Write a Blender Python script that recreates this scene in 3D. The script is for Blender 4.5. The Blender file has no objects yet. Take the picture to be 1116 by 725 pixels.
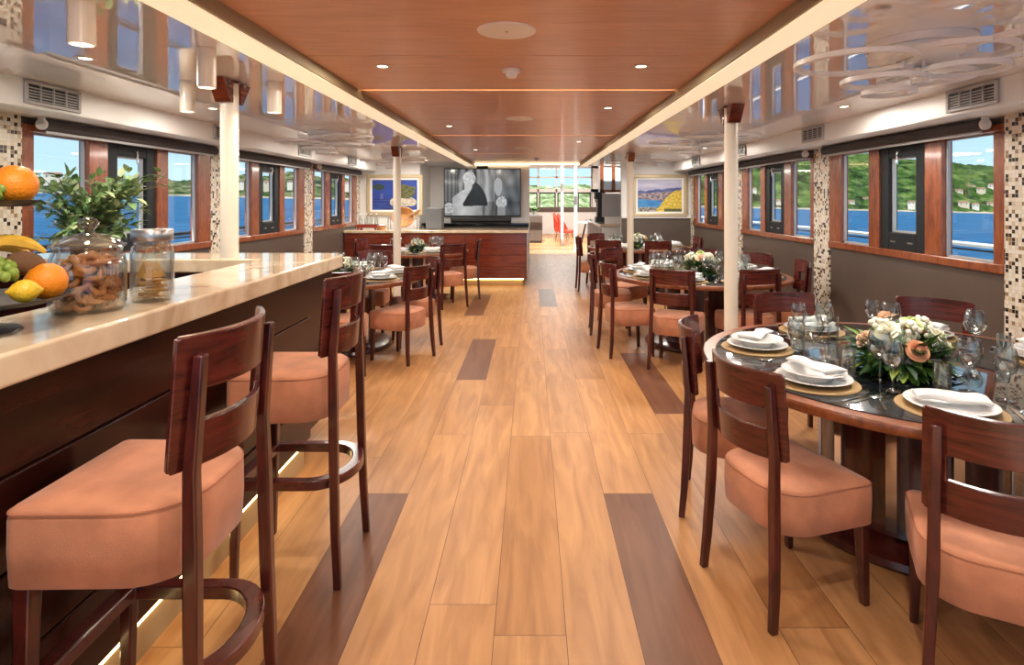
import bpy, math, random
from mathutils import Vector, Matrix, noise as mnoise

# ------------------------------------------------------------------ camera, world, sun, exposure
C = bpy.context.scene.collection
SC = bpy.context.scene
PI = math.pi
R = math.radians
rnd = random.Random(7)

cam = bpy.data.objects.new('camera', bpy.data.cameras.new('camera'))
C.objects.link(cam)
cam.location = (0, 0, 1.57)
cam.rotation_euler = (PI / 2, 0, 0)
cam.data.sensor_width = 36
cam.data.lens = 640 / 1116 * 36
cam.data.shift_x = -21 / 1116
cam.data.shift_y = -145 / 1116
cam.data.clip_start = 0.05
cam.data.clip_end = 20000
SC.camera = cam
SC.view_settings.view_transform = 'Standard'
SC.view_settings.look = 'None'
SC.view_settings.gamma = 1
SC.view_settings.use_curve_mapping = False
SC.view_settings.exposure = 0.42

W_STRENGTH = 1.08
SUN_E = 7.5
RING_W = 17      # watts of each ring lamp
SPOT_W = 13      # watts of each recessed downlight
STRIP_E = 0.50    # glow of the long ceiling light strips
COVE_E = 4.0     # glow of thin led lines
KICK_E = 6.0     # glow of the led lines under the counters
PEND_W = 2.2

world = bpy.data.worlds.new('world')
SC.world = world
world.use_nodes = True
nt = world.node_tree
bg = nt.nodes['Background']
tc = nt.nodes.new('ShaderNodeTexCoord')
sp = nt.nodes.new('ShaderNodeSeparateXYZ')
rp = nt.nodes.new('ShaderNodeValToRGB')
nt.links.new(tc.outputs['Generated'], sp.inputs[0])
nt.links.new(sp.outputs['Z'], rp.inputs[0])
rp.color_ramp.elements[0].position = 0.0
rp.color_ramp.elements[0].color = (0.52, 0.74, 0.82, 1)
rp.color_ramp.elements[1].position = 0.6
rp.color_ramp.elements[1].color = (0.50, 0.66, 0.85, 1)
e = rp.color_ramp.elements.new(0.14)
e.color = (0.40, 0.62, 0.76, 1)
nt.links.new(rp.outputs[0], bg.inputs[0])
bg.inputs[1].default_value = W_STRENGTH

sun = bpy.data.objects.new('sun', bpy.data.lights.new('sun', 'SUN'))
C.objects.link(sun)
sun.data.energy = SUN_E
sun.data.angle = R(0.6)
sun.data.color = (1, 0.95, 0.86)
sun.rotation_euler = (R(42), 0, R(-8))

# ------------------------------------------------------------------ materials
def new_mat(name):
    m = bpy.data.materials.new(name)
    m.use_nodes = True
    return m, m.node_tree.nodes, m.node_tree.links, m.node_tree.nodes['Principled BSDF']

def pmat(name, col, rough=0.5, metal=0.0, coat=0.0, spec=0.5, bump=0, bscale=40, var=0.0, vscale=6, emis=None, sheen=0, vec=(1, 1, 1)):
    m, N, L, b = new_mat(name)
    b.inputs['Base Color'].default_value = (*col, 1)
    b.inputs['Roughness'].default_value = rough
    b.inputs['Metallic'].default_value = metal
    b.inputs['Coat Weight'].default_value = coat
    b.inputs['Coat Roughness'].default_value = 0.08
    b.inputs['Specular IOR Level'].default_value = spec
    if sheen:
        b.inputs['Sheen Weight'].default_value = sheen
        b.inputs['Sheen Roughness'].default_value = 0.5
    if emis:
        b.inputs['Emission Color'].default_value = (*emis[0], 1)
        b.inputs['Emission Strength'].default_value = emis[1]
    t = N.new('ShaderNodeTexCoord')
    mp = N.new('ShaderNodeMapping')
    mp.inputs['Scale'].default_value = vec
    L.new(t.outputs['Object'], mp.inputs[0])
    if var:
        n = N.new('ShaderNodeTexNoise')
        n.inputs['Scale'].default_value = vscale
        n.inputs['Detail'].default_value = 5
        L.new(mp.outputs[0], n.inputs['Vector'])
        r = N.new('ShaderNodeValToRGB')
        r.color_ramp.elements[0].position = 0.3
        r.color_ramp.elements[1].position = 0.7
        r.color_ramp.elements[0].color = (*[c * (1 - var) for c in col], 1)
        r.color_ramp.elements[1].color = (*[min(1, c * (1 + var)) for c in col], 1)
        L.new(n.outputs[0], r.inputs[0])
        L.new(r.outputs[0], b.inputs['Base Color'])
    if bump:
        n2 = N.new('ShaderNodeTexNoise')
        n2.inputs['Scale'].default_value = bscale
        n2.inputs['Detail'].default_value = 4
        L.new(mp.outputs[0], n2.inputs['Vector'])
        bp = N.new('ShaderNodeBump')
        bp.inputs['Strength'].default_value = bump
        bp.inputs['Distance'].default_value = 0.01
        L.new(n2.outputs[0], bp.inputs['Height'])
        L.new(bp.outputs[0], b.inputs['Normal'])
    return m

def glass_mat(name, tint=(0.96, 0.98, 0.97), refl=0.35, base=0.03):
    m, N, L, b = new_mat(name)
    N.remove(b)
    out = N['Material Output']
    tr = N.new('ShaderNodeBsdfTransparent')
    tr.inputs[0].default_value = (*tint, 1)
    gl = N.new('ShaderNodeBsdfGlossy')
    gl.inputs['Roughness'].default_value = 0.02
    lw = N.new('ShaderNodeLayerWeight')
    lw.inputs[0].default_value = 0.35
    ma = N.new('ShaderNodeMath')
    ma.operation = 'MULTIPLY_ADD'
    ma.inputs[1].default_value = refl
    ma.inputs[2].default_value = base
    mx = N.new('ShaderNodeMixShader')
    L.new(lw.outputs['Facing'], ma.inputs[0])
    L.new(ma.outputs[0], mx.inputs[0])
    L.new(tr.outputs[0], mx.inputs[1])
    L.new(gl.outputs[0], mx.inputs[2])
    L.new(mx.outputs[0], out.inputs[0])
    return m

def attr_mat(name, rough=0.5, coat=0.0, emis=0.0, grain=False, spec=0.5):
    """colour comes from the mesh's own 'tint' attribute"""
    m, N, L, b = new_mat(name)
    a = N.new('ShaderNodeAttribute')
    a.attribute_name = 'tint'
    b.inputs['Roughness'].default_value = rough
    b.inputs['Coat Weight'].default_value = coat
    b.inputs['Specular IOR Level'].default_value = spec
    col = a.outputs['Color']
    if grain:
        t = N.new('ShaderNodeTexCoord')
        mp = N.new('ShaderNodeMapping')
        mp.inputs['Scale'].default_value = (5, 0.55, 1)
        L.new(t.outputs['Object'], mp.inputs[0])
        ad = N.new('ShaderNodeVectorMath')
        ad.operation = 'MULTIPLY_ADD'
        ad.inputs[1].default_value = (37, 91, 13)
        L.new(a.outputs['Color'], ad.inputs[0])
        L.new(mp.outputs[0], ad.inputs[2])
        n = N.new('ShaderNodeTexNoise')
        n.inputs['Scale'].default_value = 3.0
        n.inputs['Detail'].default_value = 8
        n.inputs['Distortion'].default_value = 0.8
        L.new(ad.outputs[0], n.inputs['Vector'])
        r = N.new('ShaderNodeValToRGB')
        r.color_ramp.elements[0].position = 0.3
        r.color_ramp.elements[0].color = (0.66, 0.60, 0.55, 1)
        r.color_ramp.elements[1].position = 0.68
        r.color_ramp.elements[1].color = (1.0, 1.0, 1.0, 1)
        L.new(n.outputs[0], r.inputs[0])
        mm = N.new('ShaderNodeMix')
        mm.data_type = 'RGBA'
        mm.blend_type = 'MULTIPLY'
        mm.inputs[0].default_value = 1
        L.new(a.outputs['Color'], mm.inputs[6])
        L.new(r.outputs[0], mm.inputs[7])
        col = mm.outputs[2]
        bp = N.new('ShaderNodeBump')
        bp.inputs['Strength'].default_value = 0.08
        bp.inputs['Distance'].default_value = 0.004
        L.new(n.outputs[0], bp.inputs['Height'])
        L.new(bp.outputs[0], b.inputs['Normal'])
    if emis:
        b.inputs['Base Color'].default_value = (0.01, 0.01, 0.01, 1)
        L.new(col, b.inputs['Emission Color'])
        b.inputs['Emission Strength'].default_value = emis
    else:
        L.new(col, b.inputs['Base Color'])
    return m

def wood_mat(name, c1, c2, scale=(2, 2, 14), rough=0.3, coat=0.4, ns=3.0):
    m, N, L, b = new_mat(name)
    t = N.new('ShaderNodeTexCoord')
    mp = N.new('ShaderNodeMapping')
    mp.inputs['Scale'].default_value = scale
    n = N.new('ShaderNodeTexNoise')
    n.inputs['Scale'].default_value = ns
    n.inputs['Detail'].default_value = 7
    n.inputs['Distortion'].default_value = 1.2
    r = N.new('ShaderNodeValToRGB')
    r.color_ramp.elements[0].position = 0.32
    r.color_ramp.elements[1].position = 0.68
    r.color_ramp.elements[0].color = (*c1, 1)
    r.color_ramp.elements[1].color = (*c2, 1)
    L.new(t.outputs['Object'], mp.inputs[0])
    L.new(mp.outputs[0], n.inputs['Vector'])
    L.new(n.outputs[0], r.inputs[0])
    L.new(r.outputs[0], b.inputs['Base Color'])
    b.inputs['Roughness'].default_value = rough
    b.inputs['Coat Weight'].default_value = coat
    b.inputs['Coat Roughness'].default_value = 0.1
    return m

def mosaic_mat(name):
    m, N, L, b = new_mat(name)
    t = N.new('ShaderNodeTexCoord')
    sc = N.new('ShaderNodeVectorMath'); sc.operation = 'SCALE'
    sc.inputs[3].default_value = 1 / 0.026
    L.new(t.outputs['Object'], sc.inputs[0])
    ofs = N.new('ShaderNodeVectorMath'); ofs.operation = 'ADD'
    ofs.inputs[1].default_value = (0.13, 0.37, 0.21)
    L.new(sc.outputs[0], ofs.inputs[0])
    fl = N.new('ShaderNodeVectorMath'); fl.operation = 'FLOOR'
    fr = N.new('ShaderNodeVectorMath'); fr.operation = 'FRACTION'
    L.new(ofs.outputs[0], fl.inputs[0]); L.new(ofs.outputs[0], fr.inputs[0])
    wn = N.new('ShaderNodeTexWhiteNoise')
    L.new(fl.outputs[0], wn.inputs[0])
    r = N.new('ShaderNodeValToRGB')
    r.color_ramp.interpolation = 'CONSTANT'
    cols = [(0, (0.70, 0.62, 0.50)), (0.32, (0.78, 0.73, 0.64)), (0.66, (0.30, 0.19, 0.10)), (0.72, (0.58, 0.47, 0.33)), (0.80, (0.030, 0.020, 0.016))]
    r.color_ramp.elements[0].color = (*cols[0][1], 1)
    r.color_ramp.elements[1].position = cols[1][0]
    r.color_ramp.elements[1].color = (*cols[1][1], 1)
    for p, c in cols[2:]:
        q = r.color_ramp.elements.new(p); q.color = (*c, 1)
    L.new(wn.outputs['Value'], r.inputs[0])
    sx = N.new('ShaderNodeSeparateXYZ'); L.new(fr.outputs[0], sx.inputs[0])
    def edge(o):
        g = N.new('ShaderNodeMath'); g.operation = 'LESS_THAN'; g.inputs[1].default_value = 0.09
        L.new(o, g.inputs[0]); return g.outputs[0]
    mxm = N.new('ShaderNodeMath'); mxm.operation = 'MAXIMUM'
    L.new(edge(sx.outputs['Y']), mxm.inputs[0]); L.new(edge(sx.outputs['Z']), mxm.inputs[1])
    mm = N.new('ShaderNodeMix'); mm.data_type = 'RGBA'
    L.new(mxm.outputs[0], mm.inputs[0]); L.new(r.outputs[0], mm.inputs[6])
    mm.inputs[7].default_value = (0.6, 0.55, 0.46, 1)
    L.new(mm.outputs[2], b.inputs['Base Color'])
    b.inputs['Roughness'].default_value = 0.18
    return m

M = {}
M['floor'] = attr_mat('oak floor planks', rough=0.40, coat=0.0, grain=True, spec=0.45)
M['mahogany'] = wood_mat('dark mahogany', (0.036, 0.0055, 0.0045), (0.098, 0.015, 0.011), (3, 3, 0.7), 0.28, 0.35, 8)
M['mahogany_h'] = wood_mat('mahogany back board', (0.045, 0.007, 0.0055), (0.120, 0.019, 0.013), (0.8, 3, 9), 0.26, 0.4, 4)
M['bar_wood'] = wood_mat('polished mahogany boards', (0.012, 0.0025, 0.002), (0.038, 0.007, 0.004), (2, 0.5, 5), 0.25, 0.08, 4)  # base tone darkened to carry the shade on the bar front
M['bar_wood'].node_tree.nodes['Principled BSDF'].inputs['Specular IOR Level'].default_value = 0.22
M['side_wood'] = wood_mat('polished red mahogany boards', (0.10, 0.015, 0.008), (0.22, 0.038, 0.016), (0.6, 2, 5), 0.16, 0.6, 4)
M['window_wood'] = wood_mat('window mahogany', (0.19, 0.050, 0.020), (0.33, 0.095, 0.036), (3, 3, 0.8), 0.25, 0.5, 6)
M['rim_wood'] = wood_mat('table rim wood', (0.15, 0.040, 0.013), (0.31, 0.09, 0.028), (3, 3, 3), 0.32, 0.15, 5)
M['ceil_wood'] = wood_mat('ceiling veneer', (0.58, 0.30, 0.185), (0.69, 0.39, 0.255), (1.0, 6, 3), 0.34, 0.15, 2.2)
M['suede'] = pmat('apricot suede', (0.56, 0.235, 0.128), 0.85, var=0.22, vscale=7, bump=0.15, bscale=300, sheen=0.25, spec=0.2)
M['suede_pipe'] = pmat('apricot suede seam', (0.42, 0.16, 0.085), 0.9)
M['marble'] = None
M['white'] = pmat('white painted panel', (0.80, 0.80, 0.79), 0.4)
M['cream'] = pmat('cream painted post', (0.80, 0.73, 0.62), 0.32, coat=0.2)
M['grey_panel'] = pmat('taupe leatherette panel', (0.105, 0.080, 0.066), 0.33, var=0.06, vscale=3)
M['mosaic'] = mosaic_mat('glass mosaic tiles')
M['black'] = pmat('matt black', (0.012, 0.012, 0.013), 0.45)
M['hatch'] = pmat('anthracite frame', (0.010, 0.013, 0.016), 0.5, spec=0.3)
M['blind'] = pmat('dark blind fabric', (0.060, 0.052, 0.055), 0.7)
M['chrome'] = pmat('polished chrome', (0.75, 0.76, 0.78), 0.12, metal=1)
M['steel'] = pmat('brushed steel', (0.55, 0.55, 0.55), 0.3, metal=1)
M['grille'] = pmat('grey vent metal', (0.42, 0.42, 0.43), 0.45)
M['black_glass'] = pmat('black glass top', (0.006, 0.007, 0.009), 0.03, coat=0.6)
M['china'] = pmat('white china', (0.80, 0.80, 0.79), 0.12, coat=0.4)
M['linen'] = pmat('white linen', (0.80, 0.80, 0.79), 0.85, bump=0.2, bscale=350)
M['gold'] = pmat('woven gold mat', (0.40, 0.26, 0.115), 0.55, metal=0.2, bump=0.3, bscale=160)
M['glass'] = glass_mat('clear glass', refl=0.75, base=0.06)
M['pane'] = glass_mat('window pane', (0.97, 0.99, 1.0), refl=0.12, base=0.015)
M['white_plastic'] = pmat('white plastic', (0.88, 0.87, 0.85), 0.35)
M['black_plastic'] = pmat('black plastic', (0.02, 0.02, 0.022), 0.4)
M['grey_plastic'] = pmat('grey speaker cloth', (0.16, 0.17, 0.18), 0.7)
M['strip'] = pmat('light strip diffuser', (0.80, 0.74, 0.62), 0.5, emis=((1.0, 0.80, 0.52), STRIP_E))
M['led'] = pmat('warm led', (0.8, 0.7, 0.5), 0.5, emis=((1.0, 0.72, 0.40), COVE_E))
M['kick_led'] = pmat('warm led under counter', (0.8, 0.7, 0.5), 0.5, emis=((1.0, 0.70, 0.30), KICK_E))
M['lamp_on'] = pmat('lit lamp lens', (0.9, 0.88, 0.8), 0.5, emis=((1.0, 0.88, 0.7), 6))
M['leaf'] = attr_mat('glossy leaves', 0.38)
M['petal_peach'] = pmat('peach petals', (0.80, 0.36, 0.19), 0.6, sheen=0.2)
M['petal_blush'] = pmat('blush petals', (0.80, 0.56, 0.40), 0.6)
M['petal_white'] = pmat('cream white petals', (0.80, 0.77, 0.62), 0.6)
M['petal_green'] = pmat('pale green petals', (0.55, 0.62, 0.25), 0.6)
M['stem'] = pmat('brown stems', (0.10, 0.065, 0.03), 0.8)
M['orange'] = pmat('orange peel', (0.80, 0.26, 0.012), 0.38, bump=0.35, bscale=160, var=0.08)
M['peach'] = pmat('peach skin', (0.72, 0.36, 0.10), 0.5, var=0.3, vscale=9)
M['lemon'] = pmat('lemon peel', (0.70, 0.46, 0.025), 0.4, bump=0.3, bscale=110)
M['banana'] = pmat('banana peel', (0.62, 0.36, 0.035), 0.5, var=0.25, vscale=20)
M['kiwi'] = pmat('kiwi skin', (0.16, 0.075, 0.03), 0.8, bump=0.3, bscale=200, var=0.2)
M['grape'] = pmat('green grape', (0.22, 0.32, 0.05), 0.22, coat=0.3)
M['biscuit'] = pmat('baked ring biscuit', (0.50, 0.20, 0.065), 0.6, var=0.3, vscale=14, bump=0.3, bscale=90)
M['cracker'] = pmat('golden cracker', (0.66, 0.34, 0.07), 0.6, var=0.2, vscale=30, bump=0.3, bscale=120)
M['slate'] = pmat('dark slate plate', (0.028, 0.026, 0.026), 0.35)
M['red_fabric'] = pmat('red upholstery', (0.55, 0.045, 0.02), 0.7)
M['beech'] = pmat('light wood leg', (0.35, 0.17, 0.07), 0.45)
M['wicker'] = pmat('woven wicker', (0.50, 0.24, 0.08), 0.6, bump=0.5, bscale=60, var=0.3, vscale=20)
M['red_lacquer'] = pmat('red lacquered tray', (0.24, 0.03, 0.015), 0.3, coat=0.4)
M['art'] = attr_mat('painted canvas', 0.55)
M['screen'] = attr_mat('television picture', 0.1, emis=0.9)
M['gilt'] = pmat('pale gilt frame', (0.58, 0.47, 0.30), 0.4, metal=0.3)
M['olive'] = pmat('olive beige beam side', (0.36, 0.29, 0.17), 0.6)
M['kick'] = pmat('tan kick board', (0.48, 0.34, 0.17), 0.5)
M['soil'] = pmat('potting soil', (0.03, 0.02, 0.012), 0.95)

def marble():
    m, N, L, b = new_mat('cream marble')
    t = N.new('ShaderNodeTexCoord')
    n = N.new('ShaderNodeTexNoise'); n.inputs['Scale'].default_value = 3.2; n.inputs['Detail'].default_value = 9; n.inputs['Distortion'].default_value = 1.4
    L.new(t.outputs['Object'], n.inputs['Vector'])
    r = N.new('ShaderNodeValToRGB')
    r.color_ramp.elements[0].position = 0.28; r.color_ramp.elements[0].color = (0.46, 0.33, 0.20, 1)
    r.color_ramp.elements[1].position = 0.62; r.color_ramp.elements[1].color = (0.74, 0.62, 0.46, 1)
    q = r.color_ramp.elements.new(0.45); q.color = (0.64, 0.50, 0.34, 1)
    L.new(n.outputs[0], r.inputs[0]); L.new(r.outputs[0], b.inputs['Base Color'])
    b.inputs['Roughness'].default_value = 0.11
    b.inputs['Coat Weight'].default_value = 0.3
    return m
M['marble'] = marble()

def gloss_ceiling():
    m, N, L, b = new_mat('glossy stretch ceiling')
    N.remove(b)
    d = N.new('ShaderNodeBsdfDiffuse'); d.inputs[0].default_value = (0.92, 0.91, 0.90, 1)
    g = N.new('ShaderNodeBsdfGlossy'); g.inputs[0].default_value = (0.99, 0.98, 0.98, 1); g.inputs['Roughness'].default_value = 0.004
    mx = N.new('ShaderNodeMixShader'); mx.inputs[0].default_value = 0.54
    L.new(d.outputs[0], mx.inputs[1]); L.new(g.outputs[0], mx.inputs[2])
    L.new(mx.outputs[0], N['Material Output'].inputs[0])
    return m
M['gloss'] = gloss_ceiling()

def sea_mat():
    m, N, L, b = new_mat('blue sea water')
    b.inputs['Base Color'].default_value = (0.012, 0.11, 0.30, 1)
    b.inputs['Roughness'].default_value = 0.6
    b.inputs['Specular IOR Level'].default_value = 0.12
    t = N.new('ShaderNodeTexCoord')
    mp = N.new('ShaderNodeMapping'); mp.inputs['Scale'].default_value = (0.25, 0.25, 0.25)
    n = N.new('ShaderNodeTexNoise'); n.inputs['Scale'].default_value = 1.0; n.inputs['Detail'].default_value = 8; n.inputs['Roughness'].default_value = 0.65
    L.new(t.outputs['Object'], mp.inputs[0]); L.new(mp.outputs[0], n.inputs['Vector'])
    r = N.new('ShaderNodeValToRGB')
    r.color_ramp.elements[0].position = 0.35; r.color_ramp.elements[0].color = (0.003, 0.042, 0.115, 1)
    r.color_ramp.elements[1].position = 0.7; r.color_ramp.elements[1].color = (0.009, 0.100, 0.225, 1)
    L.new(n.outputs[0], r.inputs[0]); L.new(r.outputs[0], b.inputs['Base Color'])
    bp = N.new('ShaderNodeBump'); bp.inputs['Strength'].default_value = 0.5; bp.inputs['Distance'].default_value = 0.6
    L.new(n.outputs[0], bp.inputs['Height']); L.new(bp.outputs[0], b.inputs['Normal'])
    return m

def hill_mat(name, cs, scale):
    m, N, L, b = new_mat(name)
    t = N.new('ShaderNodeTexCoord')
    v = N.new('ShaderNodeTexNoise'); v.inputs['Scale'].default_value = scale; v.inputs['Detail'].default_value = 8; v.inputs['Roughness'].default_value = 0.7
    L.new(t.outputs['Object'], v.inputs['Vector'])
    r = N.new('ShaderNodeValToRGB')
    r.color_ramp.elements[0].position = 0.39; r.color_ramp.elements[0].color = (*cs[0], 1)
    r.color_ramp.elements[1].position = 0.62; r.color_ramp.elements[1].color = (*cs[2], 1)
    q = r.color_ramp.elements.new(0.5); q.color = (*cs[1], 1)
    L.new(v.outputs[0], r.inputs[0]); L.new(r.outputs[0], b.inputs['Base Color'])
    b.inputs['Roughness'].default_value = 0.95
    b.inputs['Specular IOR Level'].default_value = 0.05
    return m

# ------------------------------------------------------------------ mesh helpers
class MB:
    def __init__(s):
        s.v = []; s.f = []; s.c = []
    def add(s, vs, fs, col=None):
        o = len(s.v)
        s.v += [tuple(p) for p in vs]
        for f in fs:
            s.f.append(tuple(i + o for i in f)); s.c.append(col)
        return s
    def box(s, x0, x1, y0, y1, z0, z1, col=None):
        return s.add([(x0, y0, z0), (x1, y0, z0), (x1, y1, z0), (x0, y1, z0), (x0, y0, z1), (x1, y0, z1), (x1, y1, z1), (x0, y1, z1)],
                     [(0, 3, 2, 1), (4, 5, 6, 7), (0, 1, 5, 4), (1, 2, 6, 5), (2, 3, 7, 6), (3, 0, 4, 7)], col)
    def prism(s, poly, z0, z1, col=None):
        n = len(poly)
        vs = [(x, y, z0) for x, y in poly] + [(x, y, z1) for x, y in poly]
        fs = [tuple(range(n - 1, -1, -1)), tuple(range(n, 2 * n))]
        fs += [(i, (i + 1) % n, n + (i + 1) % n, n + i) for i in range(n)]
        return s.add(vs, fs, col)
    def loft(s, rings, cap0=True, cap1=True, col=None):
        n = len(rings[0]); vs = []; fs = []
        for r in rings: vs += [tuple(p) for p in r]
        for k in range(len(rings) - 1):
            for i in range(n):
                j = (i + 1) % n
                fs.append((k * n + i, k * n + j, (k + 1) * n + j, (k + 1) * n + i))
        if cap0: fs.append(tuple(range(n - 1, -1, -1)))
        if cap1: fs.append(tuple((len(rings) - 1) * n + i for i in range(n)))
        return s.add(vs, fs, col)
    def lathe(s, prof, n=24, c=(0, 0, 0), col=None, sx=1, sy=1):
        """profile of (r, z); r == 0 closes to a point"""
        vs = []; idx = []; fs = []
        for r, z in prof:
            if r < 1e-6:
                idx.append([len(vs)]); vs.append((c[0], c[1], c[2] + z))
            else:
                row = []
                for i in range(n):
                    a = 2 * PI * i / n
                    row.append(len(vs)); vs.append((c[0] + r * sx * math.cos(a), c[1] + r * sy * math.sin(a), c[2] + z))
                idx.append(row)
        for a, b in zip(idx, idx[1:]):
            for i in range(n):
                j = (i + 1) % n
                if len(a) == 1 and len(b) == 1: break
                if len(a) == 1: fs.append((a[0], b[j], b[i]))
                elif len(b) == 1: fs.append((a[i], a[j], b[0]))
                else: fs.append((a[i], a[j], b[j], b[i]))
        return s.add(vs, fs, col)
    def tube(s, pts, r, n=8, closed=False, col=None):
        pts = [Vector(p) for p in pts]; m = len(pts)
        rs = r if isinstance(r, (list, tuple)) else [r] * m
        rings = []; up = None
        for k in range(m):
            if closed: t = pts[(k + 1) % m] - pts[k - 1]
            else: t = pts[min(k + 1, m - 1)] - pts[max(k - 1, 0)]
            t.normalize()
            if up is None:
                up = t.orthogonal().normalized()
            up = (up - t * up.dot(t))
            if up.length < 1e-6: up = t.orthogonal()
            up.normalize()
            sd = t.cross(up)
            rings.append([pts[k] + (up * math.cos(2 * PI * i / n) + sd * math.sin(2 * PI * i / n)) * rs[k] for i in range(n)])
        if closed:
            rings.append(rings[0]); return s.loft(rings, False, False, col)
        return s.loft(rings, True, True, col)
    def sweep(s, path, col=None):
        """path of (x, y, z, wx, wy): axis aligned rectangles, near-vertical bars"""
        rings = [[(x - wx / 2, y - wy / 2, z), (x + wx / 2, y - wy / 2, z), (x + wx / 2, y + wy / 2, z), (x - wx / 2, y + wy / 2, z)] for x, y, z, wx, wy in path]
        return s.loft(rings, True, True, col)
    def ball(s, c, rx, ry=None, rz=None, n=14, m=9, col=None):
        ry = rx if ry is None else ry; rz = rx if rz is None else rz
        prof = [(math.sin(PI * k / m), -math.cos(PI * k / m)) for k in range(m + 1)]
        prof[0] = (0, -1); prof[-1] = (0, 1)
        t = MB().lathe(prof, n)
        return s.add([(c[0] + x * rx, c[1] + y * ry, c[2] + z * rz) for x, y, z in t.v], t.f, col)
    def sheet(s, fn, us, vs, th, present=None, col=None):
        """solid curved board: fn(u, v) -> (Vector point, Vector normal), cells may be left out"""
        nu, nv = len(us), len(vs)
        P = {}
        for i, u in enumerate(us):
            for j, v in enumerate(vs):
                p, n = fn(u, v)
                P[(i, j, 0)] = p - n * th / 2; P[(i, j, 1)] = p + n * th / 2
        keys = list(P); ix = {k: q for q, k in enumerate(keys)}
        fs = []
        pr = lambda i, j: 0 <= i < nu - 1 and 0 <= j < nv - 1 and (present is None or present(i, j))
        for i in range(nu - 1):
            for j in range(nv - 1):
                if not pr(i, j): continue
                q = lambda a, b, k: ix[(a, b, k)]
                fs.append((q(i, j, 1), q(i + 1, j, 1), q(i + 1, j + 1, 1), q(i, j + 1, 1)))
                fs.append((q(i, j, 0), q(i, j + 1, 0), q(i + 1, j + 1, 0), q(i + 1, j, 0)))
                for (di, dj, a, b) in ((-1, 0, (i, j + 1), (i, j)), (1, 0, (i + 1, j), (i + 1, j + 1)), (0, -1, (i, j), (i + 1, j)), (0, 1, (i + 1, j + 1), (i, j + 1))):
                    if not pr(i + di, j + dj):
                        fs.append((q(*a, 0), q(*b, 0), q(*b, 1), q(*a, 1)))
        return s.add([P[k] for k in keys], fs, col)
    def xf(s, mat, start=0):
        for i in range(start, len(s.v)):
            s.v[i] = tuple(mat @ Vector(s.v[i]))
        return s
    def build(s, name, mat, parent=None, smooth=False, bevel=0, seg=2, loc=(0, 0, 0), rz=0):
        me = bpy.data.meshes.new(name)
        me.from_pydata(s.v, [], s.f)
        if any(c is not None for c in s.c):
            at = me.color_attributes.new('tint', 'FLOAT_COLOR', 'CORNER')
            for p in me.polygons:
                c = s.c[p.index] or (1, 1, 1)
                for li in p.loop_indices:
                    at.data[li].color = (*c[:3], 1)
        me.materials.append(M[mat] if isinstance(mat, str) else mat)
        if smooth:
            me.polygons.foreach_set('use_smooth', [True] * len(me.polygons))
            if smooth != 'all':
                me.set_sharp_from_angle(angle=R(42))
        me.update()
        o = bpy.data.objects.new(name, me)
        C.objects.link(o)
        o.location = loc; o.rotation_euler = (0, 0, rz)
        if parent: o.parent = parent
        if bevel:
            b = o.modifiers.new('bevel', 'BEVEL')
            b.width = bevel; b.segments = seg; b.limit_method = 'ANGLE'; b.angle_limit = R(35)
        return o

def tag(o, label, cat, group=None, kind=None):
    o['label'] = label; o['category'] = cat
    if group: o['group'] = group
    if kind: o['kind'] = kind
    return o

def thing(name, label, cat, loc=(0, 0, 0), rz=0, group=None, kind=None):
    o = bpy.data.objects.new(name, None)
    C.objects.link(o)
    o.empty_display_size = 0.1
    o.location = loc; o.rotation_euler = (0, 0, rz)
    return tag(o, label, cat, group, kind)

def struct(o, label=None, cat=None):
    o['kind'] = 'structure'
    if label: o['label'] = label; o['category'] = cat
    return o

def copy_tree(o, parent=None):
    c = o.copy()
    C.objects.link(c)
    if parent: c.parent = parent
    for ch in list(o.children):
        copy_tree(ch, c)
    return c

class Kind:
    """first call places the thing itself, later calls place copies of it and its parts"""
    def __init__(s, make):
        s.make = make; s.root = None
    def place(s, loc, rz, label, group=None, scale=None):
        if s.root is None:
            s.root = s.make(); o = s.root
        else:
            o = copy_tree(s.root)
        o.location = loc; o.rotation_euler = (0, 0, rz)
        if scale: o.scale = (scale,) * 3
        o['label'] = label
        if group: o['group'] = group
        return o

def round_poly(pts, rad, n=6):
    """polygon with rounded corners (rad per corner), counter-clockwise"""
    out = []; m = len(pts)
    for i in range(m):
        p = Vector(pts[i]); a = Vector(pts[i - 1]) - p; b = Vector(pts[(i + 1) % m]) - p
        r = rad[i] if isinstance(rad, (list, tuple)) else rad
        ang = a.angle(b); d = r / math.tan(ang / 2)
        a.normalize(); b.normalize()
        p0 = p + a * d; p1 = p + b * d
        cen = p + (a + b).normalized() * (r / math.sin(ang / 2))
        a0 = math.atan2(*(p0 - cen).yx); a1 = math.atan2(*(p1 - cen).yx)
        da = (a1 - a0 + PI) % (2 * PI) - PI
        for k in range(n + 1):
            t = a0 + da * k / n
            out.append((cen.x + r * math.cos(t), cen.y + r * math.sin(t)))
    return out

def circle(r, n, c=(0, 0), z=None):
    return [(c[0] + r * math.cos(2 * PI * i / n), c[1] + r * math.sin(2 * PI * i / n)) + (() if z is None else (z,)) for i in range(n)]

def area_light(name, loc, size, watts, col, rot=(0, 0, 0), shape='DISK', parent=None, size_y=None):
    l = bpy.data.lights.new(name, 'AREA')
    l.shape = shape; l.size = size; l.energy = watts; l.color = col
    if size_y: l.size_y = size_y
    o = bpy.data.objects.new(name, l); C.objects.link(o)
    o.location = loc; o.rotation_euler = rot
    if parent: o.parent = parent
    return o

# ------------------------------------------------------------------ dimensions
XL, XR = -3.40, 3.16           # hull walls
SL, SR = -3.05, 2.81           # soffit faces
Y0, YW, YT, YE = -1.9, 11.6, 12.8, 26.8
ZC, ZW, ZS = 2.30, 2.36, 2.126
TLO, TLI, TRI, TRO = -1.433, -1.24, 1.05, 1.228   # outer and inner edges of the two light beams
SILL, HEAD = 1.10, 2.06

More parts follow.
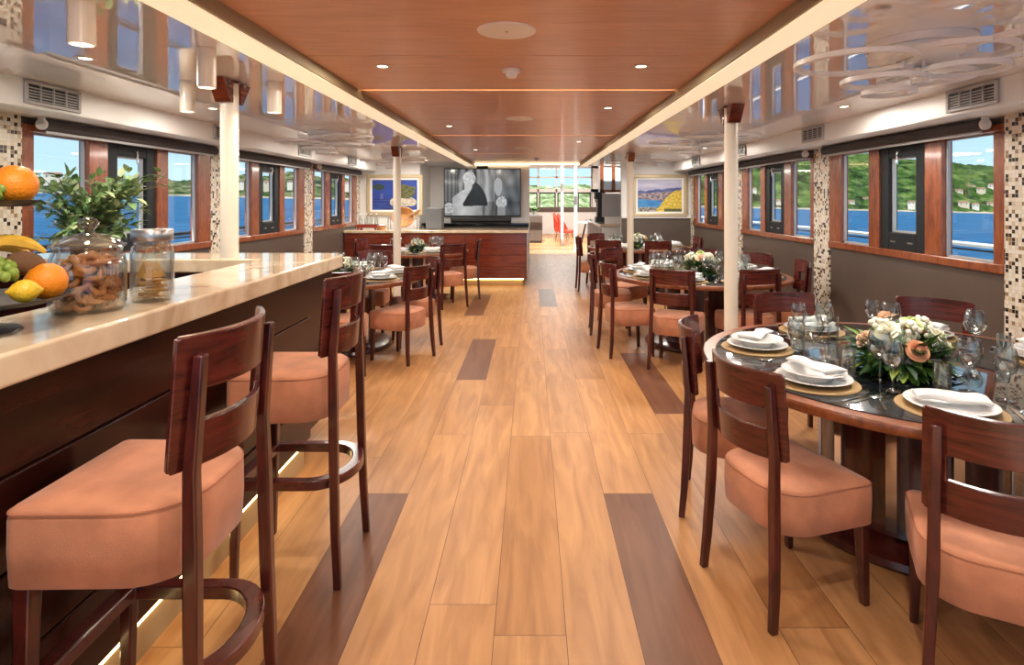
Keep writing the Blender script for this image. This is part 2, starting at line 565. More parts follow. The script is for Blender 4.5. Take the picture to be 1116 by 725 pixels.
# ------------------------------------------------------------------ structure: floor
def build_floor():
    b = MB()
    r = random.Random(11)
    light = [(0.56, 0.285, 0.112), (0.59, 0.305, 0.125), (0.535, 0.265, 0.102), (0.57, 0.29, 0.115), (0.60, 0.315, 0.132), (0.52, 0.255, 0.098)]
    dark = (0.21, 0.085, 0.042)
    grey = (0.20, 0.14, 0.10)
    fixed = {}
    x_of = lambda k: 0.126 + 0.26 * k
    fixed[1] = [(1.25, 3.135, dark)]
    fixed[3] = [(4.30, 6.0, dark)]
    fixed[0] = [(8.6, 10.3, grey)]
    fixed[-4] = [(1.3, 3.135, dark), (7.94, 9.7, dark)]
    fixed[-3] = [(5.11, 6.6, dark)]
    k0 = math.floor((XL - 0.126) / 0.26); k1 = math.ceil((XR - 0.126) / 0.26)
    g = 0.0011
    for k in range(k0, k1):
        xa, xb = max(x_of(k), XL), min(x_of(k + 1), XR)
        marks = sorted(fixed.get(k, []))
        y = Y0 - r.uniform(0, 1.4)
        segs = []
        for a, c, col in marks + [(YE, None, None)]:
            while y < a - 0.01:
                L = r.choice([1.78, 2.0, 2.2, 2.2])
                e = min(y + L, a)
                if a - e < 0.5: e = a
                t = r.choice(light); f = r.uniform(0.93, 1.07)
                segs.append((y, e, tuple(q * f for q in t))); y = e
            if c is not None:
                segs.append((a, c, col)); y = c
        for a, e, col in segs:
            a = max(a, Y0); e = min(e, YE)
            if e - a < 0.02: continue
            b.add([(xa + g, a + g, 0), (xb - g, a + g, 0), (xb - g, e - g, 0), (xa + g, e - g, 0)], [(0, 1, 2, 3)], col)
    # dark joints just below the planks
    b.box(XL, XR, Y0, YE, -0.12, -0.002, (0.07, 0.03, 0.015))
    return struct(b.build('floor', 'floor'), 'wide oak plank floor with a few dark planks', 'floor')
build_floor()

# ------------------------------------------------------------------ structure: walls
PIL = [(0.98, 1.28), (3.60, 3.90), (6.20, 6.53), (8.77, 9.08), (11.40, 11.60)]
BANKS = [(Y0 + 0.2, 0.98), (1.28, 3.60), (3.90, 6.20), (6.53, 8.77), (9.08, 11.40)]
for side, X, sg in (('left', XL, -1), ('right', XR, 1)):
    a, c = sorted((X, X + sg * 0.14))
    w = MB().box(a, c, Y0, YW, 0, SILL - 0.002)
    for (p0, p1) in PIL: w.box(*sorted((X + sg * 0.004, X + sg * 0.14)), p0, p1, SILL - 0.002, ZS)
    w.box(a, c, Y0, Y0 + 0.2, SILL - 0.002, ZS)
    w.box(a, c, Y0, YW, HEAD, ZS)
    # upper wall behind the soffit
    w.box(a, c, Y0, YW, ZS, ZC + 0.1)
    struct(w.build('wall_' + side, 'grey_panel'), 'taupe panelled wall below the windows on the %s' % side, 'wall')
    m = MB()
    for (p0, p1) in PIL: m.box(*sorted((X - sg * 0.018, X + sg * 0.004)), p0, p1, 0.0, ZS)
    struct(m.build('trim_%d' % (1 if sg < 0 else 2), 'mosaic'), 'mosaic tiled pilasters between the %s windows' % side, 'pilaster')
    # far hull wall of the room beyond
    a2 = MB().box(a, c, YT, YE, 0, 3.4) if sg < 0 else MB().box(a, c, YW, YE, 0, 3.4)
    struct(a2.build('wall_%s_beyond' % side, 'white'), 'white side wall of the room beyond on the %s' % side, 'wall')
# end walls
w = MB().box(XL, -2.2, YW, YW + 0.12, 0, ZC + 0.1).box(-2.26, -2.2, YW + 0.12, YT, 0, ZC + 0.1)
struct(w.build('wall_end_left', 'white'), 'white end wall behind the blue painting', 'wall')
w = MB().box(-2.26, -0.04, YT, YT + 0.12, 0, 2.62)
struct(w.build('wall_television', 'white'), 'white partition carrying the television', 'wall')
w = MB().box(1.78, XR, YW, YW + 0.12, 0, ZC + 0.1)
struct(w.build('wall_end_right', 'white'), 'white end wall behind the coast painting', 'wall')
w = MB().box(1.78, XR, YW - 0.02, YW, 0, 1.20)
struct(w.build('wall_dado_right', 'grey_panel', bevel=0.004), 'taupe padded dado under the coast painting', 'wall')
w = MB().box(1.78, XR - 0.02, YW - 0.05, YW, 1.20, 1.25)
struct(w.build('trim_3', 'white', bevel=0.005), 'white ledge over the taupe dado', 'trim')

# ------------------------------------------------------------------ structure: windows
def wbox(b, X, sg, d0, d1, *r):
    """box between depths d0..d1 measured outward from the wall face"""
    a, c = sorted((X + sg * d0, X + sg * d1))
    return b.box(a, c, *r)

wn = 0
for side, X, sg in (('left', XL, -1), ('right', XR, 1)):
    for bi, (p0, p1) in enumerate(BANKS):
        wn += 1
        root = thing('window_%d' % wn, ('window bank behind the camera on the %s', 'window bank beside the camera on the %s', 'nearest visible window bank on the %s', 'middle window bank on the %s', 'farthest window bank on the %s')[bi] % side, 'window', (0, 0, 0), 0, None, 'structure')
        s = (p1 - p0) / 2.3
        y = p0
        fr = MB()
        fr = wbox(fr, X, sg, -0.03, 0.10, p0, p1, SILL - 0.03, SILL + 0.035)
        fr = wbox(fr, X, sg, -0.02, 0.10, p0, p1, HEAD - 0.03, HEAD + 0.02)
        parts = [('jamb', .10), ('pane', .50), ('mull', .20), ('hatch', .62), ('mull', .16), ('pane', .50), ('jamb', .22)]
        for kind, wd in parts:
            e = y + wd * s
            if kind in ('jamb', 'mull'):
                wbox(fr, X, sg, -0.015, 0.07, y, e, SILL + 0.03, HEAD)
            elif kind == 'pane':
                g = wbox(MB(), X, sg, 0.030, 0.036, y, e, SILL + 0.035, HEAD - 0.03)
                g.build('pane', 'pane', root)
                q = MB()
                for (aa, bb, cc, dd) in ((y, y + 0.014, SILL + .035, HEAD - .03), (e - 0.014, e, SILL + .035, HEAD - .03), (y, e, SILL + .035, SILL + .05), (y, e, HEAD - .045, HEAD - .03)):
                    wbox(q, X, sg, 0.02, 0.045, aa, bb, cc, dd)
                q.build('pane_bead', 'grille', root)
            else:
                z0, z1 = SILL + .035, HEAD - .03
                q = MB()
                for (aa, bb, cc, dd) in ((y, y + 0.13, z0, z1), (e - 0.13, e, z0, z1), (y + .13, e - .13, z0, z0 + 0.15), (y + .13, e - .13, z1 - 0.10, z1)):
                    wbox(q, X, sg, 0.0, 0.08, aa, bb, cc, dd)
                q.build('hatch_frame', 'hatch', root, bevel=0.008)
                q = MB()
                for (aa, bb, cc, dd) in ((y + .13, y + .145, z0 + .15, z1 - .10), (e - .145, e - .13, z0 + .15, z1 - .10), (y + .145, e - .145, z0 + .15, z0 + .165), (y + .145, e - .145, z1 - .115, z1 - .10)):
                    wbox(q, X, sg, 0.03, 0.06, aa, bb, cc, dd)
                q.build('hatch_bead', 'grille', root)
                wbox(MB(), X, sg, 0.04, 0.046, y + .14, e - .14, z0 + .16, z1 - .11).build('pane', 'pane', root)
                yc = (y + e) / 2
                h = MB().tube([(X - sg * 0.0, yc, z1 - .05), (X - sg * .035, yc, z1 - .05), (X - sg * .04, yc, z1 - .07), (X - sg * .04, yc, z1 - .16)], [.011, .011, .010, .008])
                h.build('handle', 'chrome', root, smooth=True)
                q = wbox(MB(), X, sg, -0.006, 0.0, y + .16, y + .23, z0 + .06, z0 + .075)
                wbox(q, X, sg, -0.006, 0.0, e - .23, e - .16, z0 + .06, z0 + .075)
                q.build('latch', 'steel', root)
            y = e
        fr.build('frame', 'window_wood', root, bevel=0.006)

# ------------------------------------------------------------------ structure: ceilings, soffits, beams
w = MB().box(SL, TLO, Y0, YT, ZC, ZC + 0.05)
struct(w.build('ceiling_left', 'gloss'), 'high gloss stretch ceiling on the left', 'ceiling')
w = MB().box(TRO, SR, Y0, YT, ZC, ZC + 0.05)
struct(w.build('ceiling_right', 'gloss'), 'high gloss stretch ceiling on the right', 'ceiling')
for side, S, X, sg, k in (('left', SL, XL, -1, 4), ('right', SR, XR, 1, 5)):
    w = MB()
    a, c = sorted((S, X + sg * 0.01))
    w.box(a, c, Y0, YW, ZS, ZC + 0.05)
    struct(w.build('trim_%d' % k, 'white', bevel=0.01), 'white air duct soffit above the %s windows' % side, 'soffit')
# wood ceiling boards of the raised centre
lines = [-1.3, 0.2, 1.7, 3.23, 4.27, 5.8, 7.27, 8.7, 10.1, 11.5, YT]
leds = {1.7, 4.27, 7.27, 10.1}
w = MB(); y = Y0
ledb = MB()
for t in lines:
    gap = 0.05 if t in leds else 0.006
    w.box(TLI - .02, TRI + .02, y, t - gap, ZW, ZW + 0.05)
    if t in leds:
        ledb.box(TLI + .02, TRI - .02, t - gap + .012, t - .012, ZW + 0.018, ZW + 0.03)
    y = t
w.box(TLI - .02, TRI + .02, Y0, YT, ZW + 0.05, ZW + 0.09)
struct(w.build('ceiling_center', 'ceil_wood', bevel=0.004), 'orange brown veneered raised ceiling over the aisle', 'ceiling')
struct(ledb.build('trim_6', 'led'), 'warm light lines between the ceiling boards', 'light line')
for (a, c, sgn, k, sd) in ((TLO, TLI, 1, 7, 'left'), (TRI, TRO, -1, 8, 'right')):
    w = MB().box(a, c, Y0, YT, ZC - 0.004, ZW + 0.09)
    struct(w.build('trim_%d' % k, 'olive', bevel=0.004), 'cream beam along the %s edge of the raised ceiling' % sd, 'beam')
    w = MB().box(a + .012, c - .012, Y0, YT - 0.02, ZC - 0.009, ZC - 0.0045)
    struct(w.build('trim_%d' % (k + 2), 'strip'), 'glowing diffuser along the %s ceiling beam' % sd, 'light strip')
w = MB().box(TLI + .01, TRI - .01, YT - 0.05, YT - 0.02, ZW - 0.035, ZW - 0.01)
struct(w.build('trim_11', 'led'), 'warm light line at the far end of the raised ceiling', 'light line')
# outer roof
w = MB().box(XL - .15, XR + .15, Y0, YT, ZC + .30, ZC + .40).box(XL - 0.14, SL, Y0, YT, ZC + .05, ZC + .3).box(SR, XR + .14, Y0, YT, ZC + .05, ZC + .3)
struct(w.build('ceiling_roof_deck', 'white'), 'deck above the saloon', 'ceiling')
w = MB().box(SL, SR, YT, YT + .1, ZC + .05, 3.4)
struct(w.build('wall_header', 'white'), 'white header above the passage to the room beyond', 'wall')

# ------------------------------------------------------------------ structure: room beyond
ZB = 3.3
w = MB().box(XL, XR, 20.5, YE, ZB, ZB + .1).box(XL, -0.9, YT, 20.5, ZB, ZB + .1).box(XL, XR, YT, 14.0, ZB, ZB + .1)
for yy in (15.5, 17.0, 18.7): w.box(-0.9, XR, yy, yy + .12, ZB - .05, ZB + .1)
struct(w.build('ceiling_beyond', 'white'), 'white glazed ceiling of the room beyond', 'ceiling')
w = MB().box(XL, XR, YE, YE + .12, 0, 1.0).box(XL, XR, YE, YE + .12, 1.9, 2.05).box(XL, -.2, YE, YE + .12, 1.0, 3.4).box(2.75, XR, YE, YE + .12, 1.0, 3.4).box(XL, XR, YE, YE + .12, 3.0, 3.4)
struct(w.build('wall_beyond', 'white'), 'white end wall of the room beyond', 'wall')
w = MB().box(XL, XR, YE - .03, YE, 1.0, 1.22)
struct(w.build('trim_12', 'grey_panel'), 'grey brown sill under the far windows', 'trim')
root = thing('window_%d' % (wn + 1), 'two rows of far windows at the end of the ship', 'window', (0, 0, 0), 0, None, 'structure')
q = MB()
for x in (-.2, .28, 1.12, 2.05, 2.72): q.box(x, x + .07, YE, YE + .1, 1.2, 3.0)
q.box(-.2, 2.75, YE, YE + .1, 2.55, 2.62)
q.build('frame', 'white', root)
q = MB()
for (x0, x1) in ((-.13, .28), (.35, 1.12), (1.19, 2.05), (2.12, 2.72)):
    q.box(x0, x0 + .05, YE + .01, YE + .09, 1.22, 1.9).box(x1 - .05, x1, YE + .01, YE + .09, 1.22, 1.9).box(x0, x1, YE + .01, YE + .09, 1.84, 1.9)
q.build('dark_frame', 'hatch', root)
MB().box(-.2, 2.75, YE + .045, YE + .05, 1.0, 3.0).build('pane', 'pane', root)

# ------------------------------------------------------------------ structure: outside
TILT = 0.022          # the boat lies over a little
def tilt(p): return (p[0], p[1], p[2] - TILT * p[0])
SEA = -2.6
M['sea'] = sea_mat()
M['hill_right'] = hill_mat('wooded hillside', ((0.003, 0.011, 0.002), (0.024, 0.055, 0.009), (0.085, 0.125, 0.034)), 0.05)
M['hill_left'] = hill_mat('low wooded shore', ((0.006, 0.016, 0.004), (0.040, 0.066, 0.018), (0.17, 0.16, 0.10)), 0.06)
M['shore'] = pmat('pale shore rock', (0.22, 0.19, 0.15), 0.9, var=0.3, vscale=0.1)
b = MB()
b.add([tilt((x, y, SEA)) for x, y in ((-6000, -3000), (6000, -3000), (6000, 6000), (-6000, 6000))], [(0, 1, 2, 3)])
struct(b.build('sea_water', 'sea'), 'deep blue sea outside the windows', 'sea')

def interp(tab, t):
    for (a, va), (c, vc) in zip(tab, tab[1:]):
        if t <= c: return va + (vc - va) * max(0, (t - a)) / (c - a)
    return tab[-1][1]

def hill(name, t0, t1, ya, yb, tab, mat, label, nt_=260, nr=44, amp=5, seed=0):
    b = MB(); vs = []; fs = []
    for i in range(nt_ + 1):
        t = t0 + (t1 - t0) * i / nt_
        H = interp(tab, t)
        for j in range(nr + 1):
            f = j / nr
            Y = ya + (yb - ya) * f + 22 * mnoise.noise((t * 14, seed, 0.3))
            if Y < 60 and abs(t) < 1: pass
            X = t * Y
            up = math.sin(min(1, f / 0.8) * PI / 2) ** 1.15 if f < .8 else 1 - (f - .8) * 1.0
            z = SEA - 1 + H * up
            if j > 0:
                z += amp * (mnoise.noise((X * .045, Y * .045, seed)) * .9 + mnoise.noise((X * .16, Y * .16, seed + 3)) * .55) * min(1, f * 9) + 2.2 * min(1, f * 12)
            vs.append(tilt((X, Y, z)))
    n = nr + 1
    for i in range(nt_):
        for j in range(nr):
            fs.append((i * n + j, (i + 1) * n + j, (i + 1) * n + j + 1, i * n + j + 1))
    b.add(vs, fs)
    o = struct(b.build(name, mat, smooth='all'), label, 'hillside')
    return o
tab_r = [(.1, 112), (.34, 112), (.45, 96), (.53, 88), (.59, 85), (.66, 78), (.8, 70), (1.2, 55)]
hill('hillside_right', .12, 1.35, 620, 1050, tab_r, 'hill_right', 'steep green wooded hillside across the water on the right', 300, 50, 6, 1)
tab_l = [(-1.4, 16), (-.62, 18), (-.56, 17), (-.5, 27), (-.45, 26), (-.41, 34), (-.36, 26), (-.3, 24), (-.1, 22)]
hill('hillside_left', -1.4, -.08, 560, 900, tab_l, 'hill_left', 'low green wooded shore across the water on the left', 300, 36, 5, 9)
M['hill_ahead'] = hill_mat('pale green trees', ((0.05, 0.085, 0.025), (0.18, 0.23, 0.10), (0.38, 0.39, 0.28)), 0.13)
hill('hillside_ahead', -.12, .22, 300, 420, [(-.2, 11), (.3, 13)], 'hill_ahead', 'bright green trees beyond the far windows', 120, 24, 3, 17)
for (nm, t0, t1, y, lb) in (('shoreline_right', .12, 1.35, 622, 'right'), ('shoreline_left', -1.4, -.08, 562, 'left')):
    b = MB(); n = 160; vs = []
    sd = 1 if lb == 'right' else 9
    for i in range(n + 1):
        t = t0 + (t1 - t0) * i / n
        Y = y + 22 * mnoise.noise((t * 14, sd, .3))
        h = 1.6 + 1.4 * mnoise.noise((t * 90, 5, 2))
        vs += [tilt((t * (Y - 4), Y - 4, SEA)), tilt((t * (Y - 3), Y - 3, SEA + max(.5, h))), tilt((t * (Y + 6), Y + 6, SEA + max(.5, h)))]
    b.add(vs, [(3 * i + a, 3 * i + 3 + a, 3 * i + 4 + a, 3 * i + 1 + a) for i in range(n) for a in (0, 1)])
    struct(b.build(nm, 'shore'), 'pale rocky shoreline on the %s' % lb, 'shore')

M['house_wall'] = pmat('cream house wall', (0.34, 0.30, 0.24), 0.9)
M['house_white'] = pmat('white house wall', (0.40, 0.385, 0.35), 0.9)
M['house_roof'] = pmat('clay roof', (0.19, 0.09, 0.055), 0.9)
def house(px, py, Y, w, h, d, wall, label):
    w *= .62; h *= .62; d *= .62
    X = (px - 579) / 640 * Y
    z = 1.57 - (py - 217.5) / 640 * Y
    ang = math.atan2(-X, Y)
    root = thing('house', label, 'house', (X, Y, z), ang * .8, 'houses on the far shores')
    MB().box(-w / 2, w / 2, -d / 2, d / 2, -7, h).build('wall', wall, root)
    r = h * .35
    MB().add([(-w / 2 - .5, -d / 2 - .5, h), (w / 2 + .5, -d / 2 - .5, h), (w / 2 + .5, d / 2 + .5, h), (-w / 2 - .5, d / 2 + .5, h), (-w / 2 + 1, 0, h + r), (w / 2 - 1, 0, h + r)],
             [(0, 1, 5, 4), (1, 2, 5), (2, 3, 4, 5), (3, 0, 4), (3, 2, 1, 0)]).build('roof', 'house_roof', root)
    q = MB()
    nwin = max(2, int(w / 4))
    for i in range(nwin):
        x = -w / 2 + w * (i + .5) / nwin
        q.box(x - .6, x + .6, -d / 2 - .08, -d / 2, h * .35, h * .7)
    q.build('window', 'hatch', root)
for (px, py, Y, w, h, lb, wl) in [
        (1084, 205, 720, 22, 7, 'pale house highest right in the near right pane', 'house_white'), (1069, 208, 700, 14, 5, 'cream house second from the right up the slope', 'house_wall'),
        (1057, 206, 730, 18, 6, 'white house in the middle of the upper hillside row', 'house_white'), (1045, 210, 690, 12, 5, 'cream house at the left end of the upper hillside row', 'house_wall'),
        (1050, 224, 645, 16, 6, 'cream shore house left in the near right pane', 'house_wall'), (1063, 226, 640, 10, 6, 'white shore house below the upper row of houses', 'house_white'),
        (1081, 225, 650, 15, 6, 'cream shore house at the right edge of the near pane', 'house_wall'), (993, 223, 640, 11, 5, 'small white shore house seen through the near black hatch', 'house_white'),
        (943, 220, 660, 10, 6, 'white shore house seen through the narrow pane', 'house_white'), (927, 222, 640, 12, 5, 'cream shore house left in the narrow pane', 'house_wall'),
        (821, 209, 660, 10, 6, 'white house alone on the slope in the middle bank', 'house_white'), (849, 221, 640, 10, 5, 'cream shore house behind the middle hatch', 'house_wall')]:
    house(px, py, Y, w, h, 8, wl, lb)
for (px, py, Y, w, h, lb, wl) in [
        (58, 195, 600, 24, 8, 'large white house behind the ficus leaves', 'house_white'), (148, 198, 600, 9, 5, 'cream house seen through the left near hatch', 'house_wall'),
        (293, 202, 590, 15, 6, 'cream villa seen through the left middle hatch', 'house_wall'), (263, 200, 600, 8, 4, 'white house left of the villa behind the post', 'house_white'),
        (316, 200, 600, 8, 4, 'white house right of the villa on the left shore', 'house_white'), (379, 202, 600, 9, 5, 'white house in the farthest left pane', 'house_white')]:
    house(px, py, Y, w, h, 8, wl, lb)

# railings, and unseen side decks widened to bounce sunlight inside
for side, X, sg, mt, rx in (('left', XL, -1, 'hatch', -4.4), ('right', XR, 1, 'white', 4.2)):
    a, c = sorted((X + sg * .14, X + sg * 2.0))
    struct(MB().box(a, c, Y0, YE, -.15, -.01).build('deck_' + side, 'white'), 'unseen side deck on the %s, widened to bounce sunlight' % side, 'deck')
    rt = thing('railing', 'dark railing outside the left windows' if sg < 0 else 'white railing outside the right windows', 'railing', (rx, 0, 0))
    MB().tube([(0, Y0, 1.14), (0, 24, 1.14)], .022, 10).build('rail', mt, rt, smooth=True)
    MB().tube([(0, Y0, 1.09), (0, 24, 1.09)], .010, 8).build('rail', 'hatch', rt, smooth=True)
    for k in range(9):
        MB().tube([(0, -2 + 3.1 * k + .8, -.01), (0, -2 + 3.1 * k + .8, 1.14)], .018, 8).build('post', mt, rt, smooth=True)

# ------------------------------------------------------------------ posts
def make_post():
    root = thing('support_post', '', 'post', group='cream support posts')
    MB().lathe([(.052, 0), (.052, ZC)], 24).build('shaft', 'cream', root, smooth=True)
    for sgn in (-1, 1):
        w = MB()
        pl = [(0.045, ZC - .14), (.075, ZC - .14), (.17, ZC - .005), (0.045, ZC - .005)]
        vs = [(-.05, sgn * a, z) for a, z in pl] + [(.05, sgn * a, z) for a, z in pl]
        fs = [(0, 1, 2, 3), (7, 6, 5, 4)] + [(i, 4 + i, 4 + (i + 1) % 4, (i + 1) % 4) for i in range(4)]
        w.add(vs, fs).build('bracket', 'side_wood', root, bevel=.004)
    MB().lathe([(.062, ZC - .02), (.062, ZC - .002)], 24).build('collar', 'mahogany', root, smooth=True)
    return root
post = Kind(make_post)
for x, y, lb in ((-1.86, 3.62, 'cream post rising through the marble bar counter'), (-1.86, 8.14, 'cream post between the two left dining tables'),
                 (1.56, 4.585, 'cream post behind the near right dining table'), (1.56, 9.25, 'cream post before the far right dining table')):
    post.place((x, y, 0), 0, lb)

# ------------------------------------------------------------------ bar
bar = thing('bar_counter', 'long mahogany bar with a thick cream marble top on the left', 'bar counter', (0, 0, 0))
q = MB().box(-1.60, -1.31, -1.2, 3.47, .16, 1.125).box(-3.30, -1.60, 3.58, 3.98, 0.0, 1.125)
q.box(-1.60, -1.35, 3.47, 3.98, .16, 1.125)
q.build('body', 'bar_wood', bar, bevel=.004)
q = MB()
for z0, z1 in ((.17, .40), (.408, .64), (.648, .88), (.888, 1.11)):
    q.box(-1.31, -1.298, -1.19, 3.46, z0, z1)
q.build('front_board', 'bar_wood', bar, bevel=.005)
MB().box(-1.58, -1.335, -1.2, 3.45, 0, .16).build('toe_kick', 'kick', bar)
MB().box(-1.335, -1.322, -1.15, 3.43, .135, .155).build('light_line', 'kick_led', bar)
top = round_poly([(-1.64, -1.2), (-1.235, -1.2), (-1.235, 3.99), (-3.30, 3.99), (-3.30, 3.56), (-1.64, 3.56)], [.01, .03, .16, .02, .02, .02], 6)
MB().prism(top, 1.125, 1.208).build('marble_top', 'marble', bar, bevel=.03, seg=5, smooth=True)

# ------------------------------------------------------------------ sideboard with television wall
sb = thing('sideboard', 'wide red mahogany sideboard with marble top below the television', 'sideboard', (0, 0, 0))
YS = 10.62
MB().box(XL + .01, -.08, YS + .02, 11.55, .14, .96).build('body', 'side_wood', sb)
q = MB()
for z0, z1 in ((.15, .35), (.358, .56), (.568, .76), (.768, .955)):
    for xa, xb in ((XL + .02, -2.3), (-2.29, -1.2), (-1.19, -.085)):
        q.box(xa, xb, YS, YS + .02, z0, z1)
q.build('front_board', 'side_wood', sb, bevel=.004)
MB().box(XL + .05, -.16, YS + .1, 11.5, 0, .14).build('toe_kick', 'kick', sb)
MB().box(XL + .05, -.14, YS + .075, YS + .095, .11, .135).build('light_line', 'kick_led', sb)
MB().box(XL + .01, -.045, YS - .03, 11.57, .96, 1.015).build('marble_top', 'marble', sb, bevel=.012)
q = MB().box(-.08, -.055, YS, YS + .03, .14, .96)
q.build('corner_trim', 'steel', sb)
bc = thing('back_counter', 'black back counter between the sideboard and the television', 'counter', (0, 0, 0))
MB().box(-2.15, -.06, 11.75, 12.6, 0, 1.06).build('body', 'black', bc)
MB().box(-2.18, -.05, 11.7, 12.65, 1.06, 1.10).build('counter_top', 'black_glass', bc, bevel=.006)

def art(name, w, h, fn, mat, parent, nx, ny, depth=.01):
    """flat canvas in the local XZ plane facing -Y"""
    b = MB()
    for i in range(nx):
        for j in range(ny):
            u, v = (i + .5) / nx, (j + .5) / ny
            x0, x1 = -w / 2 + w * i / nx, -w / 2 + w * (i + 1) / nx
            z0, z1 = -h / 2 + h * j / ny, -h / 2 + h * (j + 1) / ny
            b.add([(x0, 0, z0), (x1, 0, z0), (x1, 0, z1), (x0, 0, z1)], [(0, 1, 2, 3)], fn(u, v))
    return b.build(name, mat, parent)

def nz(u, v, s, k=0): return mnoise.noise((u * s, v * s, k))
def mixc(a, c, t): t = max(0, min(1, t)); return tuple(x + (y - x) * t for x, y in zip(a, c))
def tv_fn(u, v):
    # hanging curtain folds
    f = .13 + .10 * math.sin(u * 60 + 2.5 * nz(u, v, 2)) + .05 * nz(u * 6, v, 5)
    if .48 < u < .63: f += .12
    if u < .16: f = .10 + .05 * math.sin(u * 120)
    if u > .66: f = .085 + .07 * nz(u * 1.2, v, 5) + .03 * math.sin(u * 40 + v * 6)
    if ((u - .71) / (.035 + .03 * v)) ** 2 + ((v - .62) / .2) ** 2 < 1: f = .30
    if v < .30: f *= .55
    # a pale plaster bust on the left with a dark folding fan before it
    if ((u - .325) / .085) ** 2 + ((v - .80) / .155) ** 2 < 1: f = .46 + .30 * nz(u, v, 22) - .9 * max(0, u - .35)
    if abs(u - .31) < .05 and .52 < v < .7: f = .42
    if v < .56 - 2.2 * abs(u - .27) ** 1.4 and .10 < u < .50: f = .44 - .9 * abs(u - .24) + .08 * nz(u, v, 10)
    a, rr = math.atan2(v - .20, (u - .22) * 1.77), math.hypot(v - .20, (u - .22) * 1.77)
    if rr < .62 and .02 < a < 1.0 and rr > .05 and v > .2: f = .006
    # two pale round flower bowls in front
    for cx, cy, q_ in ((.755, .28, .085), (.05, .15, .085)):
        if math.hypot((u - cx) * 1.77, v - cy) < q_ * 1.5: f = .36 + .34 * nz(u, v, 34)
        if abs(u - cx) * 1.77 < q_ * 1.1 and v < cy - .1: f = .20
    f = max(.003, f)
    return (f, f, f)
tv = thing('television', 'large wall television showing a black and white film', 'television', (-1.06, YT - .07, 1.72))
MB().box(-.835, .835, 0, .05, -.525, .525).build('body', 'black_plastic', tv, bevel=.006)
s_ = art('screen', 1.63, 1.0, tv_fn, 'screen', tv, 160, 90); s_.location = (0, -.004, .005)
MB().box(-.12, .12, -.02, .06, .525, .575).build('camera_bar', 'black_plastic', tv, bevel=.006)
MB().box(-.2, .2, .05, .07, -.2, .2).build('bracket', 'black_plastic', tv)
tag(MB().box(-1.7, -.42, 12.35, 12.47, 1.10, 1.19).build('soundbar', 'black_plastic', bevel=.02, seg=3), 'long black soundbar on the back counter below the television', 'soundbar')
sw = thing('speaker_box', 'upright grey speaker box left of the television', 'speaker', (-1.80, 10.98, 1.015))
MB().box(-.15, .15, -.12, .14, 0, .40).build('cabinet', 'grey_plastic', sw, bevel=.012)
MB().box(-.135, .135, -.13, -.12, .015, .385).build('grille', 'grey_plastic', sw, bevel=.004)

def sea_fn(u, v):
    c = mixc((.010, .035, .22), (.02, .06, .36), v + .4 * nz(u, v, 4))
    if v < .38: c = mixc((.012, .02, .13), (.03, .07, .34), .5 + .9 * nz(u * .6, v * 4, 6))
    if v < .46 and u > .4 and v > .12 and ((u - .68) / .3) ** 2 + ((v - .26) / .2) ** 2 < 1: c = mixc((.34, .30, .22), (.62, .58, .50), .5 + nz(u, v, 12))
    if ((u - .72) / .24) ** 2 + ((v - .62) / .24) ** 2 < 1 + .4 * nz(u, v, 9): c = mixc((.05, .07, .02), (.15, .15, .05), .5 + nz(u, v, 14))
    if ((u - .14) / .14) ** 2 + ((v - .76) / .1) ** 2 < 1 + .6 * nz(u, v, 12): c = (.03, .06, .05)
    if .18 < u < .24 and v < .55 and v > .36: c = (.10, .12, .35)
    return c
def coast_fn(u, v):
    c = mixc((.42, .42, .62), (.62, .62, .76), .5 + .9 * nz(u, v * 3, 3))
    hillh = .64 + .12 * u + .04 * nz(u, 0, 8)
    if v < hillh: c = mixc((.05, .07, .24), (.16, .19, .40), .4 + nz(u, v, 5))
    if v < .56 + .1 * u: c = mixc((.10, .10, .18), (.46, .36, .34), .5 + 1.1 * nz(u, v, 16))
    if v < .36 - .1 * (u - .4): c = mixc((.03, .18, .48), (.07, .30, .62), .5 + nz(u, v * 3, 5))
    if v < .14: c = mixc((.10, .09, .07), (.45, .42, .40), .5 + 1.2 * nz(u, v, 18))
    if u > .42 and v < .68 - 1.5 * abs(u - .96) ** 1.6 - .3 * max(0, .72 - u) + .04 * nz(u, v, 24): c = mixc((.50, .34, .03), (.85, .66, .12), .5 + 1.0 * nz(u, v, 22) + .5 * nz(u, v, 45))
    if v < .1 and u > .6: c = (.12, .12, .04)
    return c
def painting(label, x, z, w, h, fn):
    r = thing('painting', label, 'painting', (x, YW - .01, z))
    q = MB(); fw = .07
    for (a, c, d, e_) in ((-w / 2, w / 2, -h / 2, -h / 2 + fw), (-w / 2, w / 2, h / 2 - fw, h / 2), (-w / 2, -w / 2 + fw, -h / 2 + fw, h / 2 - fw), (w / 2 - fw, w / 2, -h / 2 + fw, h / 2 - fw)):
        q.box(a, c, -.05, .005, d, e_)
    q.build('frame', 'gilt', r, bevel=.012)
    q = MB(); f2 = fw + .035
    for (a, c, d, e_) in ((-w / 2 + fw, w / 2 - fw, -h / 2 + fw, -h / 2 + f2), (-w / 2 + fw, w / 2 - fw, h / 2 - f2, h / 2 - fw), (-w / 2 + fw, -w / 2 + f2, -h / 2 + f2, h / 2 - f2), (w / 2 - f2, w / 2 - fw, -h / 2 + f2, h / 2 - f2)):
        q.box(a, c, -.035, .005, d, e_)
    q.build('inner_frame', 'white_plastic', r, bevel=.003)
    a = art('canvas', w - 2 * f2, h - 2 * f2, fn, 'art', r, 96, 64); a.location = (0, -.012, 0)
painting('blue painting of a moonlit bay on the left end wall', -2.69, 1.66, 1.10, .80, sea_fn)
painting('painting of a bay with a yellow bush on the right end wall', 2.53, 1.645, 1.08, .84, coast_fn)

